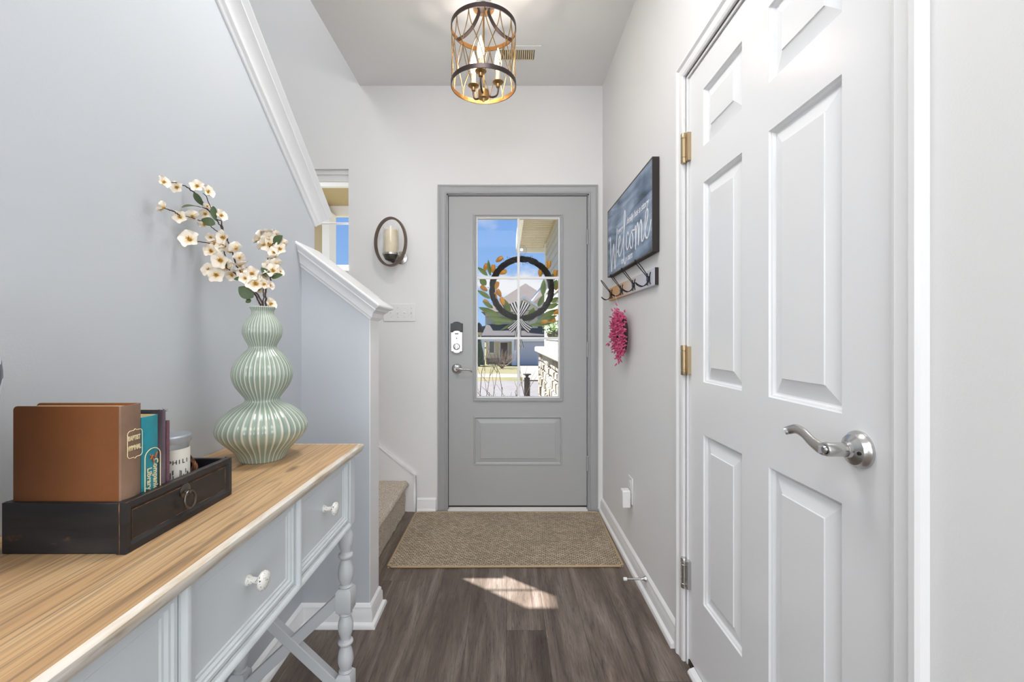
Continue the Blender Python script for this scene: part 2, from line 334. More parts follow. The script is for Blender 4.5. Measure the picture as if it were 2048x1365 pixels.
# ------------------------------------------------------------------ mesh helpers
class MB:
    def __init__(s): s.v = []; s.f = []; s.fm = []; s.mi = 0; s.attr = {}
    def add(s, vs, fs, mi=None):
        b = len(s.v); s.v += [tuple(v) for v in vs]; s.f += [tuple(b+i for i in f) for f in fs]; s.fm += [s.mi if mi is None else mi]*len(fs); return b
    def box(s, x0, x1, y0, y1, z0, z1, mi=None, M=None):
        vs = [(x, y, z) for z in (z0, z1) for y in (y0, y1) for x in (x0, x1)]
        if M: vs = [M @ Vector(v) for v in vs]
        return s.add(vs, [(0, 2, 3, 1), (4, 5, 7, 6), (0, 1, 5, 4), (2, 6, 7, 3), (0, 4, 6, 2), (1, 3, 7, 5)], mi)
    def prism(s, poly, f, a, b, mi=None):
        """poly 2D ccw list; f(u,v,t)->xyz; extruded t from a to b"""
        n = len(poly); vs = [f(u, v, a) for u, v in poly]+[f(u, v, b) for u, v in poly]
        s.add(vs, [tuple(range(n))[::-1], tuple(range(n, 2*n))]+[(i, (i+1) % n, n+(i+1) % n, n+i) for i in range(n)], mi)
    def tube(s, pts, r, seg=8, caps=True, mi=None, flat=None, closed=False):
        pts = [Vector(p) for p in pts]; n = len(pts)
        rs = r if isinstance(r, (list, tuple)) else [r]*n
        rings = []; up = None
        for i in range(n):
            if closed: t = pts[(i+1) % n]-pts[i-1]
            else: t = pts[min(i+1, n-1)]-pts[max(i-1, 0)]
            t.normalize()
            if up is None:
                up = Vector((0, 0, 1)) if abs(t.z) < .9 else Vector((1, 0, 0))
                if flat is not None: up = Vector(flat)
            up = (up - t*up.dot(t)); up.normalize(); sd = t.cross(up)
            k = 1 if flat is None else .35
            rings.append([pts[i]+(sd*math.cos(a)+up*math.sin(a)*k)*rs[i] for a in (2*PI*j/seg for j in range(seg))])
        vs = [v for rg in rings for v in rg]; fs = []
        m = n if closed else n-1
        for i in range(m):
            for j in range(seg):
                k = (j+1) % seg; i2 = (i+1) % n
                fs.append((i*seg+j, i*seg+k, i2*seg+k, i2*seg+j))
        if caps and not closed: fs += [tuple(range(seg))[::-1], tuple((n-1)*seg+j for j in range(seg))]
        s.add(vs, [f[::-1] for f in fs], mi)
    def lathe(s, prof, seg=32, M=None, mi=None, close=True, a0=0, a1=2*PI):
        """prof: list of (r, z)"""
        M = M or Matrix(); vs = []; fs = []; n = len(prof)
        for j in range(seg):
            a = 2*PI*j/seg
            for r, z in prof: vs.append(M @ Vector((r*math.cos(a), r*math.sin(a), z)))
        for j in range(seg):
            k = (j+1) % seg
            for i in range(n-1): fs.append((j*n+i, k*n+i, k*n+i+1, j*n+i+1))
        if close:
            if prof[0][0] > 1e-6: fs.append(tuple(j*n for j in range(seg))[::-1])
            if prof[-1][0] > 1e-6: fs.append(tuple(j*n+n-1 for j in range(seg)))
        s.add(vs, fs, mi)
    def build(s, name, mats, parent=None, smooth=30, bevel=0, bseg=2, mod=None):
        me = bpy.data.meshes.new(name); me.from_pydata(s.v, [], s.f)
        if isinstance(mats, str): mats = [mats]
        for m in mats: me.materials.append(MATS[m])
        if len(mats) > 1: me.polygons.foreach_set('material_index', s.fm)
        for k, vals in s.attr.items():
            a = me.attributes.new(k, 'FLOAT', 'POINT'); a.data.foreach_set('value', vals)
        import bmesh
        bm = bmesh.new(); bm.from_mesh(me); bmesh.ops.remove_doubles(bm, verts=bm.verts, dist=1e-6)
        bmesh.ops.recalc_face_normals(bm, faces=bm.faces) if s.recalc else None
        bm.to_mesh(me); bm.free()
        if smooth:
            me.polygons.foreach_set('use_smooth', [True]*len(me.polygons)); me.set_sharp_from_angle(angle=math.radians(smooth))
        me.update()
        o = bpy.data.objects.new(name, me); COL.objects.link(o)
        if parent is not None:
            o.parent = parent; o.matrix_parent_inverse = Matrix.Translation(-parent.location) if parent.type == 'EMPTY' and parent.get('_w') else Matrix()
        if bevel:
            b = o.modifiers.new('bevel', 'BEVEL'); b.width = bevel; b.segments = bseg; b.limit_method = 'ANGLE'; b.angle_limit = math.radians(40)
        return o
    recalc = True
def thing(name, label, cat, loc=(0, 0, 0), group=None, kind=None):
    """Empty at the base; its parts are built in world coordinates and keep them"""
    o = bpy.data.objects.new(name, None); COL.objects.link(o); o.location = loc; o.empty_display_size = .05
    o['_w'] = 1
    if kind: o['kind'] = kind
    o['label'] = label
    if cat: o['category'] = cat
    if group: o['group'] = group
    return o
def tag(o, label, cat, group=None, kind=None):
    o['label'] = label; o['category'] = cat
    if group: o['group'] = group
    if kind: o['kind'] = kind
    return o
def struct(o, label=None):
    o['kind'] = 'structure'
    if label: o['label'] = label
    return o
def boxobj(name, b, m, parent=None, bevel=0, M=None):
    q = MB(); q.box(*b, M=M); return q.build(name, m, parent, bevel=bevel)
def spline(P, n=8, closed=False):
    P = [Vector(p) for p in P]; out = []; m = len(P)
    rng = range(m) if closed else range(m-1)
    for i in rng:
        p0 = P[i-1] if (i > 0 or closed) else P[0]*2-P[1]
        p1 = P[i]; p2 = P[(i+1) % m]
        p3 = P[(i+2) % m] if (i+2 < m or closed) else P[-1]*2-P[-2]
        for k in range(n):
            t = k/n
            out.append(.5*((2*p1)+(-p0+p2)*t+(2*p0-5*p1+4*p2-p3)*t*t+(-p0+3*p1-3*p2+p3)*t**3))
    if not closed: out.append(P[-1])
    return out
def sweep2d(mb, prof, path, z0=0, mi=None):
    """profile (out, up) swept along 2D path; out = to the right of travel; mitred"""
    n = len(path); path = [Vector(p) for p in path]; rings = []
    for i in range(n):
        ds = []
        if i > 0: ds.append((path[i]-path[i-1]).normalized())
        if i < n-1: ds.append((path[i+1]-path[i]).normalized())
        ns = [Vector((d.y, -d.x)) for d in ds]
        if len(ns) == 2:
            m = (ns[0]+ns[1]).normalized(); m = m/m.dot(ns[0])
        else: m = ns[0]
        rings.append([(path[i].x+m.x*o, path[i].y+m.y*o, z0+u) for o, u in prof])
    k = len(prof); vs = [v for r in rings for v in r]; fs = [tuple(range(k)), tuple((n-1)*k+j for j in range(k))[::-1]]
    for i in range(n-1):
        for j in range(k): fs.append((i*k+j, (i+1)*k+j, (i+1)*k+(j+1) % k, i*k+(j+1) % k))
    mb.add(vs, fs, mi)
def casing(mb, u0, u1, v1, f, prof, v0=0):
    """door casing around opening; prof = list of (w outward, d toward viewer); f(u,v,d)"""
    rows = []
    for w_, d in prof: rows.append([(u0-w_, v0, d), (u0-w_, v1+w_, d), (u1+w_, v1+w_, d), (u1+w_, v0, d)])
    vs = [f(*p) for r in rows for p in r]; fs = []; k = len(prof)
    for i in range(k):
        j = (i+1) % k
        for q in range(3): fs.append((i*4+q, i*4+q+1, j*4+q+1, j*4+q))
    fs += [tuple(i*4 for i in range(k)), tuple(i*4+3 for i in range(k))[::-1]]
    mb.add(vs, fs)
def panel_face(mb, u0, u1, v0, v1, panels, f):
    """panels: list of (a0,a1,b0,b1, loops[(inset,d)], filled)"""
    us = sorted(set([u0, u1]+[p[0] for p in panels]+[p[1] for p in panels])); vs_ = sorted(set([v0, v1]+[p[2] for p in panels]+[p[3] for p in panels]))
    for i in range(len(us)-1):
        for j in range(len(vs_)-1):
            cu, cv = (us[i]+us[i+1])/2, (vs_[j]+vs_[j+1])/2
            if any(p[0] < cu < p[1] and p[2] < cv < p[3] for p in panels): continue
            mb.add([f(us[i], vs_[j], 0), f(us[i+1], vs_[j], 0), f(us[i+1], vs_[j+1], 0), f(us[i], vs_[j+1], 0)], [(0, 1, 2, 3)])
    for a0, a1, b0, b1, loops, filled in panels:
        rings = []
        for ins, d in [(0, 0)]+loops:
            rings.append([f(a0+ins, b0+ins, d), f(a1-ins, b0+ins, d), f(a1-ins, b1-ins, d), f(a0+ins, b1-ins, d)])
        for r in range(len(rings)-1):
            mb.add(rings[r]+rings[r+1], [(q, (q+1) % 4, 4+(q+1) % 4, 4+q) for q in range(4)])
        if filled: mb.add(rings[-1], [(0, 1, 2, 3)])
def text(name, body, size, M, m, parent=None, extr=.0004, shear=0, align='CENTER', sx=1, bold=0, spacing=1):
    c = bpy.data.curves.new(name, 'FONT'); c.body = body; c.size = size; c.extrude = extr; c.align_x = align; c.align_y = 'CENTER'; c.shear = shear
    c.offset = bold; c.space_character = spacing; c.resolution_u = 3
    t = bpy.data.objects.new(name, c); COL.objects.link(t)
    me = bpy.data.meshes.new_from_object(t.evaluated_get(bpy.context.evaluated_depsgraph_get()))
    bpy.data.objects.remove(t)
    me.transform(M @ Matrix.Diagonal((sx, 1, 1, 1))); me.materials.clear(); me.materials.append(MATS[m])
    o = bpy.data.objects.new(name, me); COL.objects.link(o)
    if parent is not None: o.parent = parent; o.matrix_parent_inverse = Matrix.Translation(-parent.location) if parent.type == 'EMPTY' and parent.get('_w') else Matrix()
    return o
def frame(o, x, y, z=None):
    x, y = Vector(x), Vector(y); z = x.cross(y)
    M = Matrix.Identity(4)
    for i in range(3): M[i][0] = x[i]; M[i][1] = y[i]; M[i][2] = z[i]; M[i][3] = o[i]
    return M
def at(px, py, Y): return Vector(((px-CX)*Y/F_PX, Y, EYE-(py-CY)*Y/F_PX))

# ================================================================== ROOM SHELL
D = 2.918; XR = .630; XL = -.812; CZ = 2.79
q = MB(); q.box(-2.1, .80, -.6, 2.96, -.12, 0); q.box(-3.6, 3.1, -4.6, -.6, -.12, 0); struct(q.build('floor', 'plank_floor', smooth=0))
q = MB(); q.box(-.96, .80, -.6, D+.14, CZ, CZ+.15); q.box(-3.6, 3.1, -4.6, -.6, CZ, CZ+.15); q.box(-2.1, -.96, -.6, D+.14, 5.2, 5.3)
q.box(-.96, -.86, -.6, D, CZ+.15, 5.2)
struct(q.build('ceiling', 'ceiling_paint', smooth=0))
# back wall with front door and stair window openings
DU0, DU1, DV1 = (893-CX)/305, (1178-CX)/305, EYE+(675-388)/305
WX0, WX1, WZ0, WZ1 = -1.375, -1.036, 1.575, 2.245
q = MB(); B0, B1 = D, D+.085
for a in [(-2.1, WX0, 0, 5.2), (WX0, WX1, 0, WZ0), (WX0, WX1, WZ1, 5.2), (WX1, -.96, 0, 5.2), (-.96, DU0, 0, CZ), (DU0, DU1, DV1, CZ), (DU1, .80, 0, CZ)]:
    q.box(a[0], a[1], B0, B1, a[2], a[3])
struct(q.build('wall_back', 'wall_paint', smooth=0))
# right wall with a recess for the closet door
CY0, CY1, CZ1 = .722, 1.560, 2.052
q = MB()
q.box(XR, .80, -.6, CY0, 0, CZ); q.box(XR, .80, CY1, D, 0, CZ); q.box(XR, .80, CY0, CY1, CZ1, CZ); q.box(.70, .80, CY0, CY1, 0, CZ1)
struct(q.build('wall_right', 'wall_paint', smooth=0))
# left wall with a raking top that follows the upper stair flight
def rake(y): return 1.640+.734*(1.882-y)
q = MB(); yt = 1.882-(CZ-1.640)/.734
q.prism([(-.6, 0), (1.882, 0), (1.882, rake(1.882)), (yt, CZ), (-.6, CZ)], lambda u, v, t: (t, u, v), -.922, XL)
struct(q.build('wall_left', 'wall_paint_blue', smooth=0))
# stair knee wall facing the camera
KX = -.543; KY0, KY1 = 1.762, 1.882
def kz(x): return 1.213+.762*(KX-x)
q = MB(); q.prism([(XL, 0), (KX, 0), (KX, kz(KX)), (XL, kz(XL))], lambda u, v, t: (u, t, v), KY0, KY1)
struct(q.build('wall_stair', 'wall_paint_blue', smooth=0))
q = MB(); q.box(-2.2, -2.1, -.6, D+.14, 0, 5.3); q.box(-2.1, -.922, -.7, -.6, 0, 5.3); struct(q.build('wall_stairwell', 'wall_paint', smooth=0))
# room behind the camera
q = MB(); q.box(-3.7, -3.6, -4.6, -.6, 0, CZ); q.box(3.1, 3.2, -4.6, -.6, 0, CZ); q.box(-3.6, 3.1, -4.7, -4.6, 0, CZ)
q.box(-3.6, -.922, -.6, -.5, 0, CZ); q.box(.80, 3.1, -.6, -.5, 0, CZ)
struct(q.build('wall_living_room', 'wall_paint', smooth=0))

# baseboards
BP = [(0, 0), (.030, 0), (.030, .007), (.026, .015), (.016, .021), (.015, .060), (.011, .068), (.011, .076), (.006, .084), (.0, .088)]
q = MB(); sweep2d(q, BP, [(DU0-.068, D-.001), (-.585, D-.001)][::-1]); struct(q.build('baseboard_back', 'trim_white'))
q = MB(); sweep2d(q, BP, [(XR, D), (XR, CY1+.068)]); struct(q.build('baseboard_right', 'trim_white'))
q = MB(); sweep2d(q, BP, [(XL, -.6), (XL, KY0), (KX, KY0), (KX, KY1), (KX-.03, KY1)]); struct(q.build('baseboard_left', 'trim_white'))

# caps (rake moulding) on knee walls
def rake_cap(name, P0, P1, out, upn, thick, th_cap=.017):
    """P0,P1 on wall top front edge; out = outward normal; upn = normal of the slope; wall thickness behind"""
    P0, P1, out, upn = map(Vector, (P0, P1, out, upn)); out.normalize(); upn.normalize()
    q = MB()
    crown = [(0, -.052), (.006, -.052), (.010, -.044), (.018, -.040), (.024, -.022), (.038, -.008), (.046, -.004), (.046, 0), (0, 0)]
    cap = [(-thick-.046, 0), (.046, 0), (.060, th_cap-.004), (.060, th_cap-.002), (.057, th_cap), (-thick-.046, th_cap)]
    back = [(-thick, -.052), (-thick, 0), (-thick-.03, 0), (-thick-.03, -.006), (-thick-.01, -.04)]
    for prof in (crown, cap, back):
        d = P1-P0; q.prism(prof, lambda u, v, t: P0+d*t+out*u+upn*v, 0, 1)
    return q
s_ = .762; nk = Vector((s_, 0, 1)).normalized(); tk = Vector((1, 0, -s_)).normalized()
crown = [(0, -.050), (.005, -.050), (.008, -.042), (.014, -.038), (.019, -.021), (.029, -.008), (.034, -.004), (.034, 0), (0, 0)]
capp = [(0, 0), (.034, 0), (.051, .0175), (.052, .022), (.048, .025), (0, .025)]
Lk = Vector((XL, KY0, kz(XL)))+nk*.050
q = MB()
for prof in (crown, capp):
    k = len(prof); A = [Lk+Vector((0, -u, 0))+nk*v for u, v in prof]; A = [p+tk*((XL-p.x)/tk.x) for p in A]
    B = [p+tk*((KX+u-p.x)/tk.x) for p, (u, v) in zip(A, prof)]
    C = [Vector((p.x, KY1+u, p.z)) for p, (u, v) in zip(B, prof)]
    q.add(A+B+C, [tuple(range(k))]+[(i, (i+1) % k, k+(i+1) % k, k+i) for i in range(k)]+[(k+i, k+(i+1) % k, 2*k+(i+1) % k, 2*k+i) for i in range(k)]+[tuple(range(2*k, 3*k))[::-1]])
# cap board over the wall thickness and its rear moulding
p0 = Lk+Vector((0, .001, 0)); z = lambda x_, v: (Lk+nk*v+tk*((x_-(Lk+nk*v).x)/tk.x)).z
q.prism([(XL, z(XL, -.05)), (KX, z(KX, -.05)), (KX+.0, z(KX, .0249)), (XL, z(XL, .0249))], lambda u, v, t: (u, t, v), KY0+.0005, KY1+.045)
struct(q.build('trim_1', 'trim_white'), 'white sloped cap moulding on the low stair wall')
struct(boxobj('lit_end_overlay', (KX-.0005, KX+.003, KY0+.0005, KY1-.0005, .086, kz(KX)-.003), 'trim_white', bevel=.001), 'white overlay giving the low stair wall a brightly lit end')  # white board added to imitate light falling on the wall's end
sl = .734; nl = Vector((0, sl, 1)).normalized()
q = rake_cap('trim_2', Vector((XL, 1.9, rake(1.9)))+nl*.03, Vector((XL, yt-.1, rake(yt-.1)))+nl*.03, (1, 0, 0), nl, .11)
struct(q.build('trim_2', 'trim_white'), 'white raking cap moulding on the left wall')
# stair skirt on the back wall
q = MB()
pts = [(-.592, 0), (-.592, .235), (-.885, .470), (-1.5, .96), (-1.5, .10), (-.645, 0)]
q.prism(pts, lambda u, v, t: (u, t, v), D-.012, D)
def sk(u, v, t): return (u, t, v)
q.prism([(-.592, .235), (-.600, .250), (-.885, .483), (-1.5, .973), (-1.5, .955), (-.885, .466), (-.606, .235)], sk, D-.017, D)
q.prism([(-.592, 0), (-.592, .235), (-.606, .235), (-.606, 0)], sk, D-.017, D)
struct(q.build('trim_3', 'trim_white'), 'white skirt board beside the stairs')
boxobj_ = boxobj('trim_4', (XR+.003, .70, CY0, CY1, 0, .018), 'nickel_dark'); struct(boxobj_, 'metal closet threshold')
q = MB(); q.prism([(0, 0), (.022, 0), (.022, .006), (.016, .014), (0, .02)], lambda u, v, t: (XR-u+.006, t, v), CY0+.0, CY1-.05); struct(q.build('trim_5', 'trim_white'), 'white shoe moulding under the closet door')

# carpeted stairs
def carpet_step(q, x0, x1, z0, z1, y0, y1, nose=.02):
    n = 26
    prof = [(x1-nose, z0)]+[(x1-nose, z0+(z1-z0-.05)*i/6) for i in range(1, 7)]
    for i in range(7):
        a = -PI/2+PI*i/6; prof.append((x1-nose+math.cos(a)*nose*1.1, z1-.022+math.sin(a)*.022))
    prof += [(x1-nose-(x1-nose-x0)*i/8, z1) for i in range(1, 9)]
    rr = random.Random(3); vs = []
    for j in range(n+1):
        for (x, z) in prof: vs.append((x+rr.uniform(-.0025, .0025), y0+(y1-y0)*j/n, max(z+rr.uniform(-.0025, .0025), 0)))
    k = len(prof); fs = [(j*k+i, (j+1)*k+i, (j+1)*k+i+1, j*k+i+1) for j in range(n) for i in range(k-1)]
    q.add(vs, fs)
    q.box(x0, x1-nose-.004, y0, y1, max(z0-.19, 0), z1-.004)
st = thing('carpeted_stairs', 'beige carpeted stairs rising to the left of the front door', 'stairs', (-.8, 2.4, 0), kind='structure'); st.pop('category', None) if 'category' in st else None
x = -.640
for i in range(3):
    q = MB(); q.recalc = True
    carpet_step(q, x-.28-.02, x, .0 if i == 0 else .198*i, .203*(i+1) - .002*i, KY1+.002, D-.016)
    q.build('stair_step', 'carpet', st, smooth=60); x -= .262
q = MB(); q.box(-2.1, x, .2, D-.016, .0, .80); q.build('landing', 'carpet', st)

# ================================================================== FRONT DOOR
fb = lambda u, v, d: (u, D-d, v)
q = MB()
casing(q, DU0+.002, DU1-.002, DV1-.002, fb, [(0, 0), (0, .012), (.006, .014), (.012, .010), (.040, .014), (.048, .019), (.056, .019), (.058, .014), (.058, 0)])
# jamb
q.box(DU0, DU0+.010, D-.001, D+.13, 0, DV1); q.box(DU1-.010, DU1, D-.001, D+.13, 0, DV1); q.box(DU0, DU1, D-.001, D+.13, DV1-.010, DV1)
q.box(DU0+.010, DU0+.024, D+.060, D+.10, 0, DV1); q.box(DU1-.024, DU1-.010, D+.060, D+.10, 0, DV1); q.box(DU0, DU1, D+.060, D+.10, DV1-.024, DV1)
struct(q.build('trim_6', 'casing_grey', smooth=25), 'grey casing around the front door')
def bx(px): return (px-CX)/304.
def bz(py): return EYE-(py-CY)/304.
door = bpy.data.objects.new('door_1', None)
SU0, SU1, SV0, SV1 = DU0+.0135, DU1-.0135, .022, DV1-.0135
DF = D+.008   # door face
fd = lambda u, v, d: (u, DF-d, v)
GU0, GU1, GV0, GV1 = bx(946), bx(1126), bz(803), bz(428)
q = MB()
panel_face(q, SU0, SU1, SV0, SV1, [
    (GU0, GU1, GV0, GV1, [(.003, .011), (.011, .012), (.015, .006), (.022, .007), (.028, -.004), (.028, -.046)], False),
    (bx(947), bx(1124), bz(931), bz(833), [(.003, .004), (.008, .004), (.012, -.004), (.018, -.006), (.044, -.002), (.046, 0)], True)], fd)
# back face and edges
fk = lambda u, v, d: (u, DF+.046-d, v)
panel_face(q, SU0, SU1, SV0, SV1, [(GU0+.028, GU1-.028, GV0+.028, GV1-.028, [], False)], fk)
for a in ((SU0, SV0, SU1, SV0), (SU1, SV0, SU1, SV1), (SU1, SV1, SU0, SV1), (SU0, SV1, SU0, SV0)):
    q.add([fd(a[0], a[1], 0), fd(a[2], a[3], 0), fd(a[2], a[3], -.046), fd(a[0], a[1], -.046)], [(0, 1, 2, 3)])
door = q.build('door_1', 'door_grey', smooth=4); struct(door, 'grey front door with six-pane glass and lower panel')
q = MB()
gm = (GU0+GU1)/2
q.box(bx(1037)-.008, bx(1037)+.008, DF+.002, DF+.016, GV0+.027, GV1-.027)
for py in (556, 677): q.box(GU0+.027, GU1-.027, DF+.003, DF+.015, bz(py)-.008, bz(py)+.008)
for a in ((GU0+.024, GU0+.030), (GU1-.030, GU1-.024)): q.box(a[0], a[1], DF-.004, DF+.016, GV0+.024, GV1-.024)
for a in ((GV0+.024, GV0+.030), (GV1-.030, GV1-.024)): q.box(GU0+.024, GU1-.024, DF-.004, DF+.016, a[0], a[1])
q.build('muntin_grid', 'muntin_white', door, bevel=.002)
boxobj('glass_pane', (GU0+.026, GU1-.026, DF+.020, DF+.024, GV0+.026, GV1-.026), 'pane_glass', door)
# lever handle
def front_lever(parent):
    c = Vector((bx(914), DF, bz(738)))
    M = Matrix.Translation(c) @ Matrix.Rotation(PI/2, 4, 'X')
    q = MB(); q.lathe([(0, .0), (.033, 0), (.034, .004), (.030, .010), (.024, .016), (.014, .020), (.012, .045), (0, .045)], 32, M)
    pts = spline([c+Vector((-.002, -.046, 0)), c+Vector((.02, -.052, .002)), c+Vector((.05, -.050, -.002)), c+Vector((.078, -.050, -.002)), c+Vector((.095, -.048, -.008)), c+Vector((.103, -.044, -.018))], 6)
    q.tube(pts, [.010]*4+[.008]*8+[.006]*(len(pts)-12), 10)
    q.build('lever_handle', 'nickel', parent)
front_lever(door)
def deadbolt(parent):
    c = Vector((bx(914), DF, bz(676))); fm = lambda u, v, t: (c.x+u, DF-t, c.z+v)
    def plate(w_, z0, z1, bt, bb, t0, t1, q):
        top = [(w_*math.cos(a), z1+bt*math.sin(a)) for a in [PI*i/12 for i in range(13)]]
        top = [(w_, z1)]+[(w_*.62*math.cos(a), z1+bt*math.sin(a)+.002) for a in [PI*i/10 for i in range(11)]]+[(-w_, z1)]
        bot = [(-w_, z0)]+[(-w_*.62*math.cos(a), z0-bb*math.sin(a)-.002) for a in [PI*i/10 for i in range(11)]]+[(w_, z0)]
        q.prism(top+bot, fm, t0, t1)
    q = MB(); plate(.0385, -.090, .092, .010, .010, 0, .020, q)
    h = q.build('deadbolt_body', 'nickel', parent, bevel=.003)
    q = MB(); plate(.0392, .036, .093, .010, -.012, .0, .027, q); q.build('battery_cover', 'black_plastic', h, bevel=.003)
    M = Matrix.Translation(c+Vector((0, 0, -.058))) @ Matrix.Rotation(PI/2, 4, 'X')
    q = MB(); q.lathe([(0, .018), (.022, .018), (.022, .025), (.018, .030), (0, .031)], 24, M); q.box(c.x-.006, c.x+.006, DF-.044, DF-.028, c.z-.076, c.z-.040)
    q.build('thumb_turn', 'nickel', h, bevel=.002)
    q = MB(); q.lathe([(0, .016), (.004, .016), (.004, .024), (0, .024)], 12, Matrix.Translation(c+Vector((0, 0, -.004))) @ Matrix.Rotation(PI/2, 4, 'X')); q.box(c.x-.012, c.x+.012, DF-.023, DF-.015, c.z+.022, c.z+.029); q.build('lock_button', 'black_plastic', h)
deadbolt(door)
for py in (475, 700, 927):
    q = MB(); z = bz(py); x = SU1+.006
    q.lathe([(0, -.05), (.006, -.05), (.0075, -.048), (.0075, -.018), (.0068, -.017), (.0075, -.016), (.0075, .016), (.0068, .017), (.0075, .018), (.0075, .048), (.006, .05), (0, .052)], 12, Matrix.Translation((x, DF-.006, z)))
    q.box(x-.012, x, DF-.003, DF+.001, z-.05, z+.05); q.build('hinge', 'casing_grey', door)
q = MB(); q.box(DU0+.010, DU1-.010, D-.02, D+.13, 0, .014); q.box(SU0, SU1, DF+.002, DF+.04, .012, .024)
struct(q.build('trim_7', 'white_plastic', bevel=.003), 'pale threshold under the front door')
q = MB(); q.box(SU0, SU1, DF-.004, DF, .024, .034); q.build('door_sweep', 'nickel_dark', door)

# ================================================================== STAIR WINDOW
fx = MB(); Y0 = D+.020
zt, zb = WZ1-.052, WZ0+.025
fx.box(WX0, WX1, Y0, Y0+.04, WZ1-.030, WZ1); fx.box(WX0, WX1, Y0, Y0+.05, WZ0, WZ0+.030)
fx.box(WX0, WX0+.012, Y0, Y0+.05, WZ0, WZ1); fx.box(WX1-.007, WX1, Y0, Y0+.05, WZ0, WZ1)
win = fx.build('window_1', 'trim_white', bevel=.002); struct(win, 'small white window beside the stairs')
q = MB(); mz = EYE+(675-448)/300.
q.box(WX0, WX1-.005, Y0+.016, Y0+.023, mz-.008, mz+.006); q.box(WX0, WX1-.005, Y0+.01, Y0+.03, WZ1-.072, WZ1-.028)
q.box(WX0, WX1-.005, Y0+.01, Y0+.04, WZ0+.028, WZ0+.045); q.box(WX1-.009, WX1-.005, Y0+.01, Y0+.04, WZ0, WZ1)
q.build('window_sash', 'trim_white', win, bevel=.002)
boxobj('window_pane', (WX0, WX1-.006, Y0+.024, Y0+.028, WZ0+.03, WZ1-.03), 'pane_glass', win)
q = MB(); q.box(WX0-.03, WX1+.0, D-.025, D+.020, WZ0-.018, WZ0+.001); q.box(WX0-.02, WX1-.01, D-.014, D, WZ0-.06, WZ0-.018); q.build('window_sill', 'trim_white', win, bevel=.002)

# ================================================================== CLOSET DOOR (right wall)
fr = lambda u, v, d: (.636-d, u, v)     # u = world Y
L0, L1, LV0, LV1 = CY0+.012, CY1-.012, .022, 2.040
st_, pw, ms = .110, .236, .122
far0 = L1-.110-pw
cols = [(L1-st_-pw, L1-st_), (L0+st_, L0+st_+pw)]
rows_ = [(.275, .825), (.995, 1.640), (1.757, 1.942)]
loops = [(.002, -.005), (.006, -.0065), (.009, -.0125), (.012, -.0130), (.048, -.0035), (.0495, -.0010)]
q = MB(); panel_face(q, L0, L1, LV0, LV1, [(a, b, c_, d, loops, True) for a, b in cols for c_, d in rows_], fr)
for a in ((L0, LV0, L1, LV0), (L1, LV0, L1, LV1), (L1, LV1, L0, LV1), (L0, LV1, L0, LV0)):
    q.add([fr(a[0], a[1], 0), fr(a[2], a[3], 0), fr(a[2], a[3], -.034), fr(a[0], a[1], -.034)], [(0, 1, 2, 3)])
q.add([fr(L0, LV0, -.034), fr(L1, LV0, -.034), fr(L1, LV1, -.034), fr(L0, LV1, -.034)], [(0, 1, 2, 3)])
cd = q.build('door_2', 'door_white', smooth=4); struct(cd, 'white six-panel closet door')
fw = lambda u, v, d: (XR-d, u, v)
q = MB(); casing(q, CY0-.0, CY1+.0, CZ1, fw, [(-.009, -.07), (-.009, .0), (.004, .0), (.004, .009), (.012, .012), (.018, .011), (.036, .012), (.044, .018), (.054, .018), (.058, .013), (.060, 0)])
struct(q.build('trim_8', 'trim_white', smooth=25), 'white casing around the closet door')
# spring hinges
for z, m_ in ((1.80, 'hinge_brass'), (1.06, 'hinge_brass'), (.317, 'nickel')):
    q = MB(); x = XR-.006; y = CY1-.004; h = .052
    q.lathe([(0, -h), (.0095, -h), (.0105, -h+.003), (.0105, -h+.016), (.0095, -h+.017), (.0095, -h+.019), (.0105, -h+.020), (.0105, h-.022), (.0095, h-.021), (.0095, h-.019), (.0105, h-.018), (.0105, h-.003), (.009, h), (0, h)], 20, Matrix.Translation((x-.004, y, z)))
    q.box(x-.001, .6365, y-.024, y+.004, z-h+.004, z+h-.004)
    o = q.build('hinge', m_, cd)
    if m_ == 'nickel': o['label'] = 'nickel hinge'
    else: o['label'] = 'brass hinge'
# lever handle: rose + neck + curved lever
c = Vector((.636, .800, .938))
M = Matrix.Translation(c) @ Matrix.Rotation(-PI/2, 4, 'Y')
q = MB(); q.lathe([(0, 0), (.0335, 0), (.034, .003), (.033, .006), (.030, .009), (.027, .015), (.020, .019), (.0145, .022), (.0135, .028), (0, .028)], 40, M)
hd = q.build('rose', 'nickel', cd)
q = MB(); q.lathe([(.0115, .024), (.0125, .026), (.0125, .060), (.0115, .063), (.0085, .0632), (.0085, .058), (0, .058)], 28, M)
pts = spline([c+Vector((-.055, .004, .000)), c+Vector((-.056, .020, -.003)), c+Vector((-.056, .045, .004)), c+Vector((-.056, .070, .0155)), c+Vector((-.056, .092, .018)), c+Vector((-.058, .108, .013)), c+Vector((-.064, .114, .009))], 8)
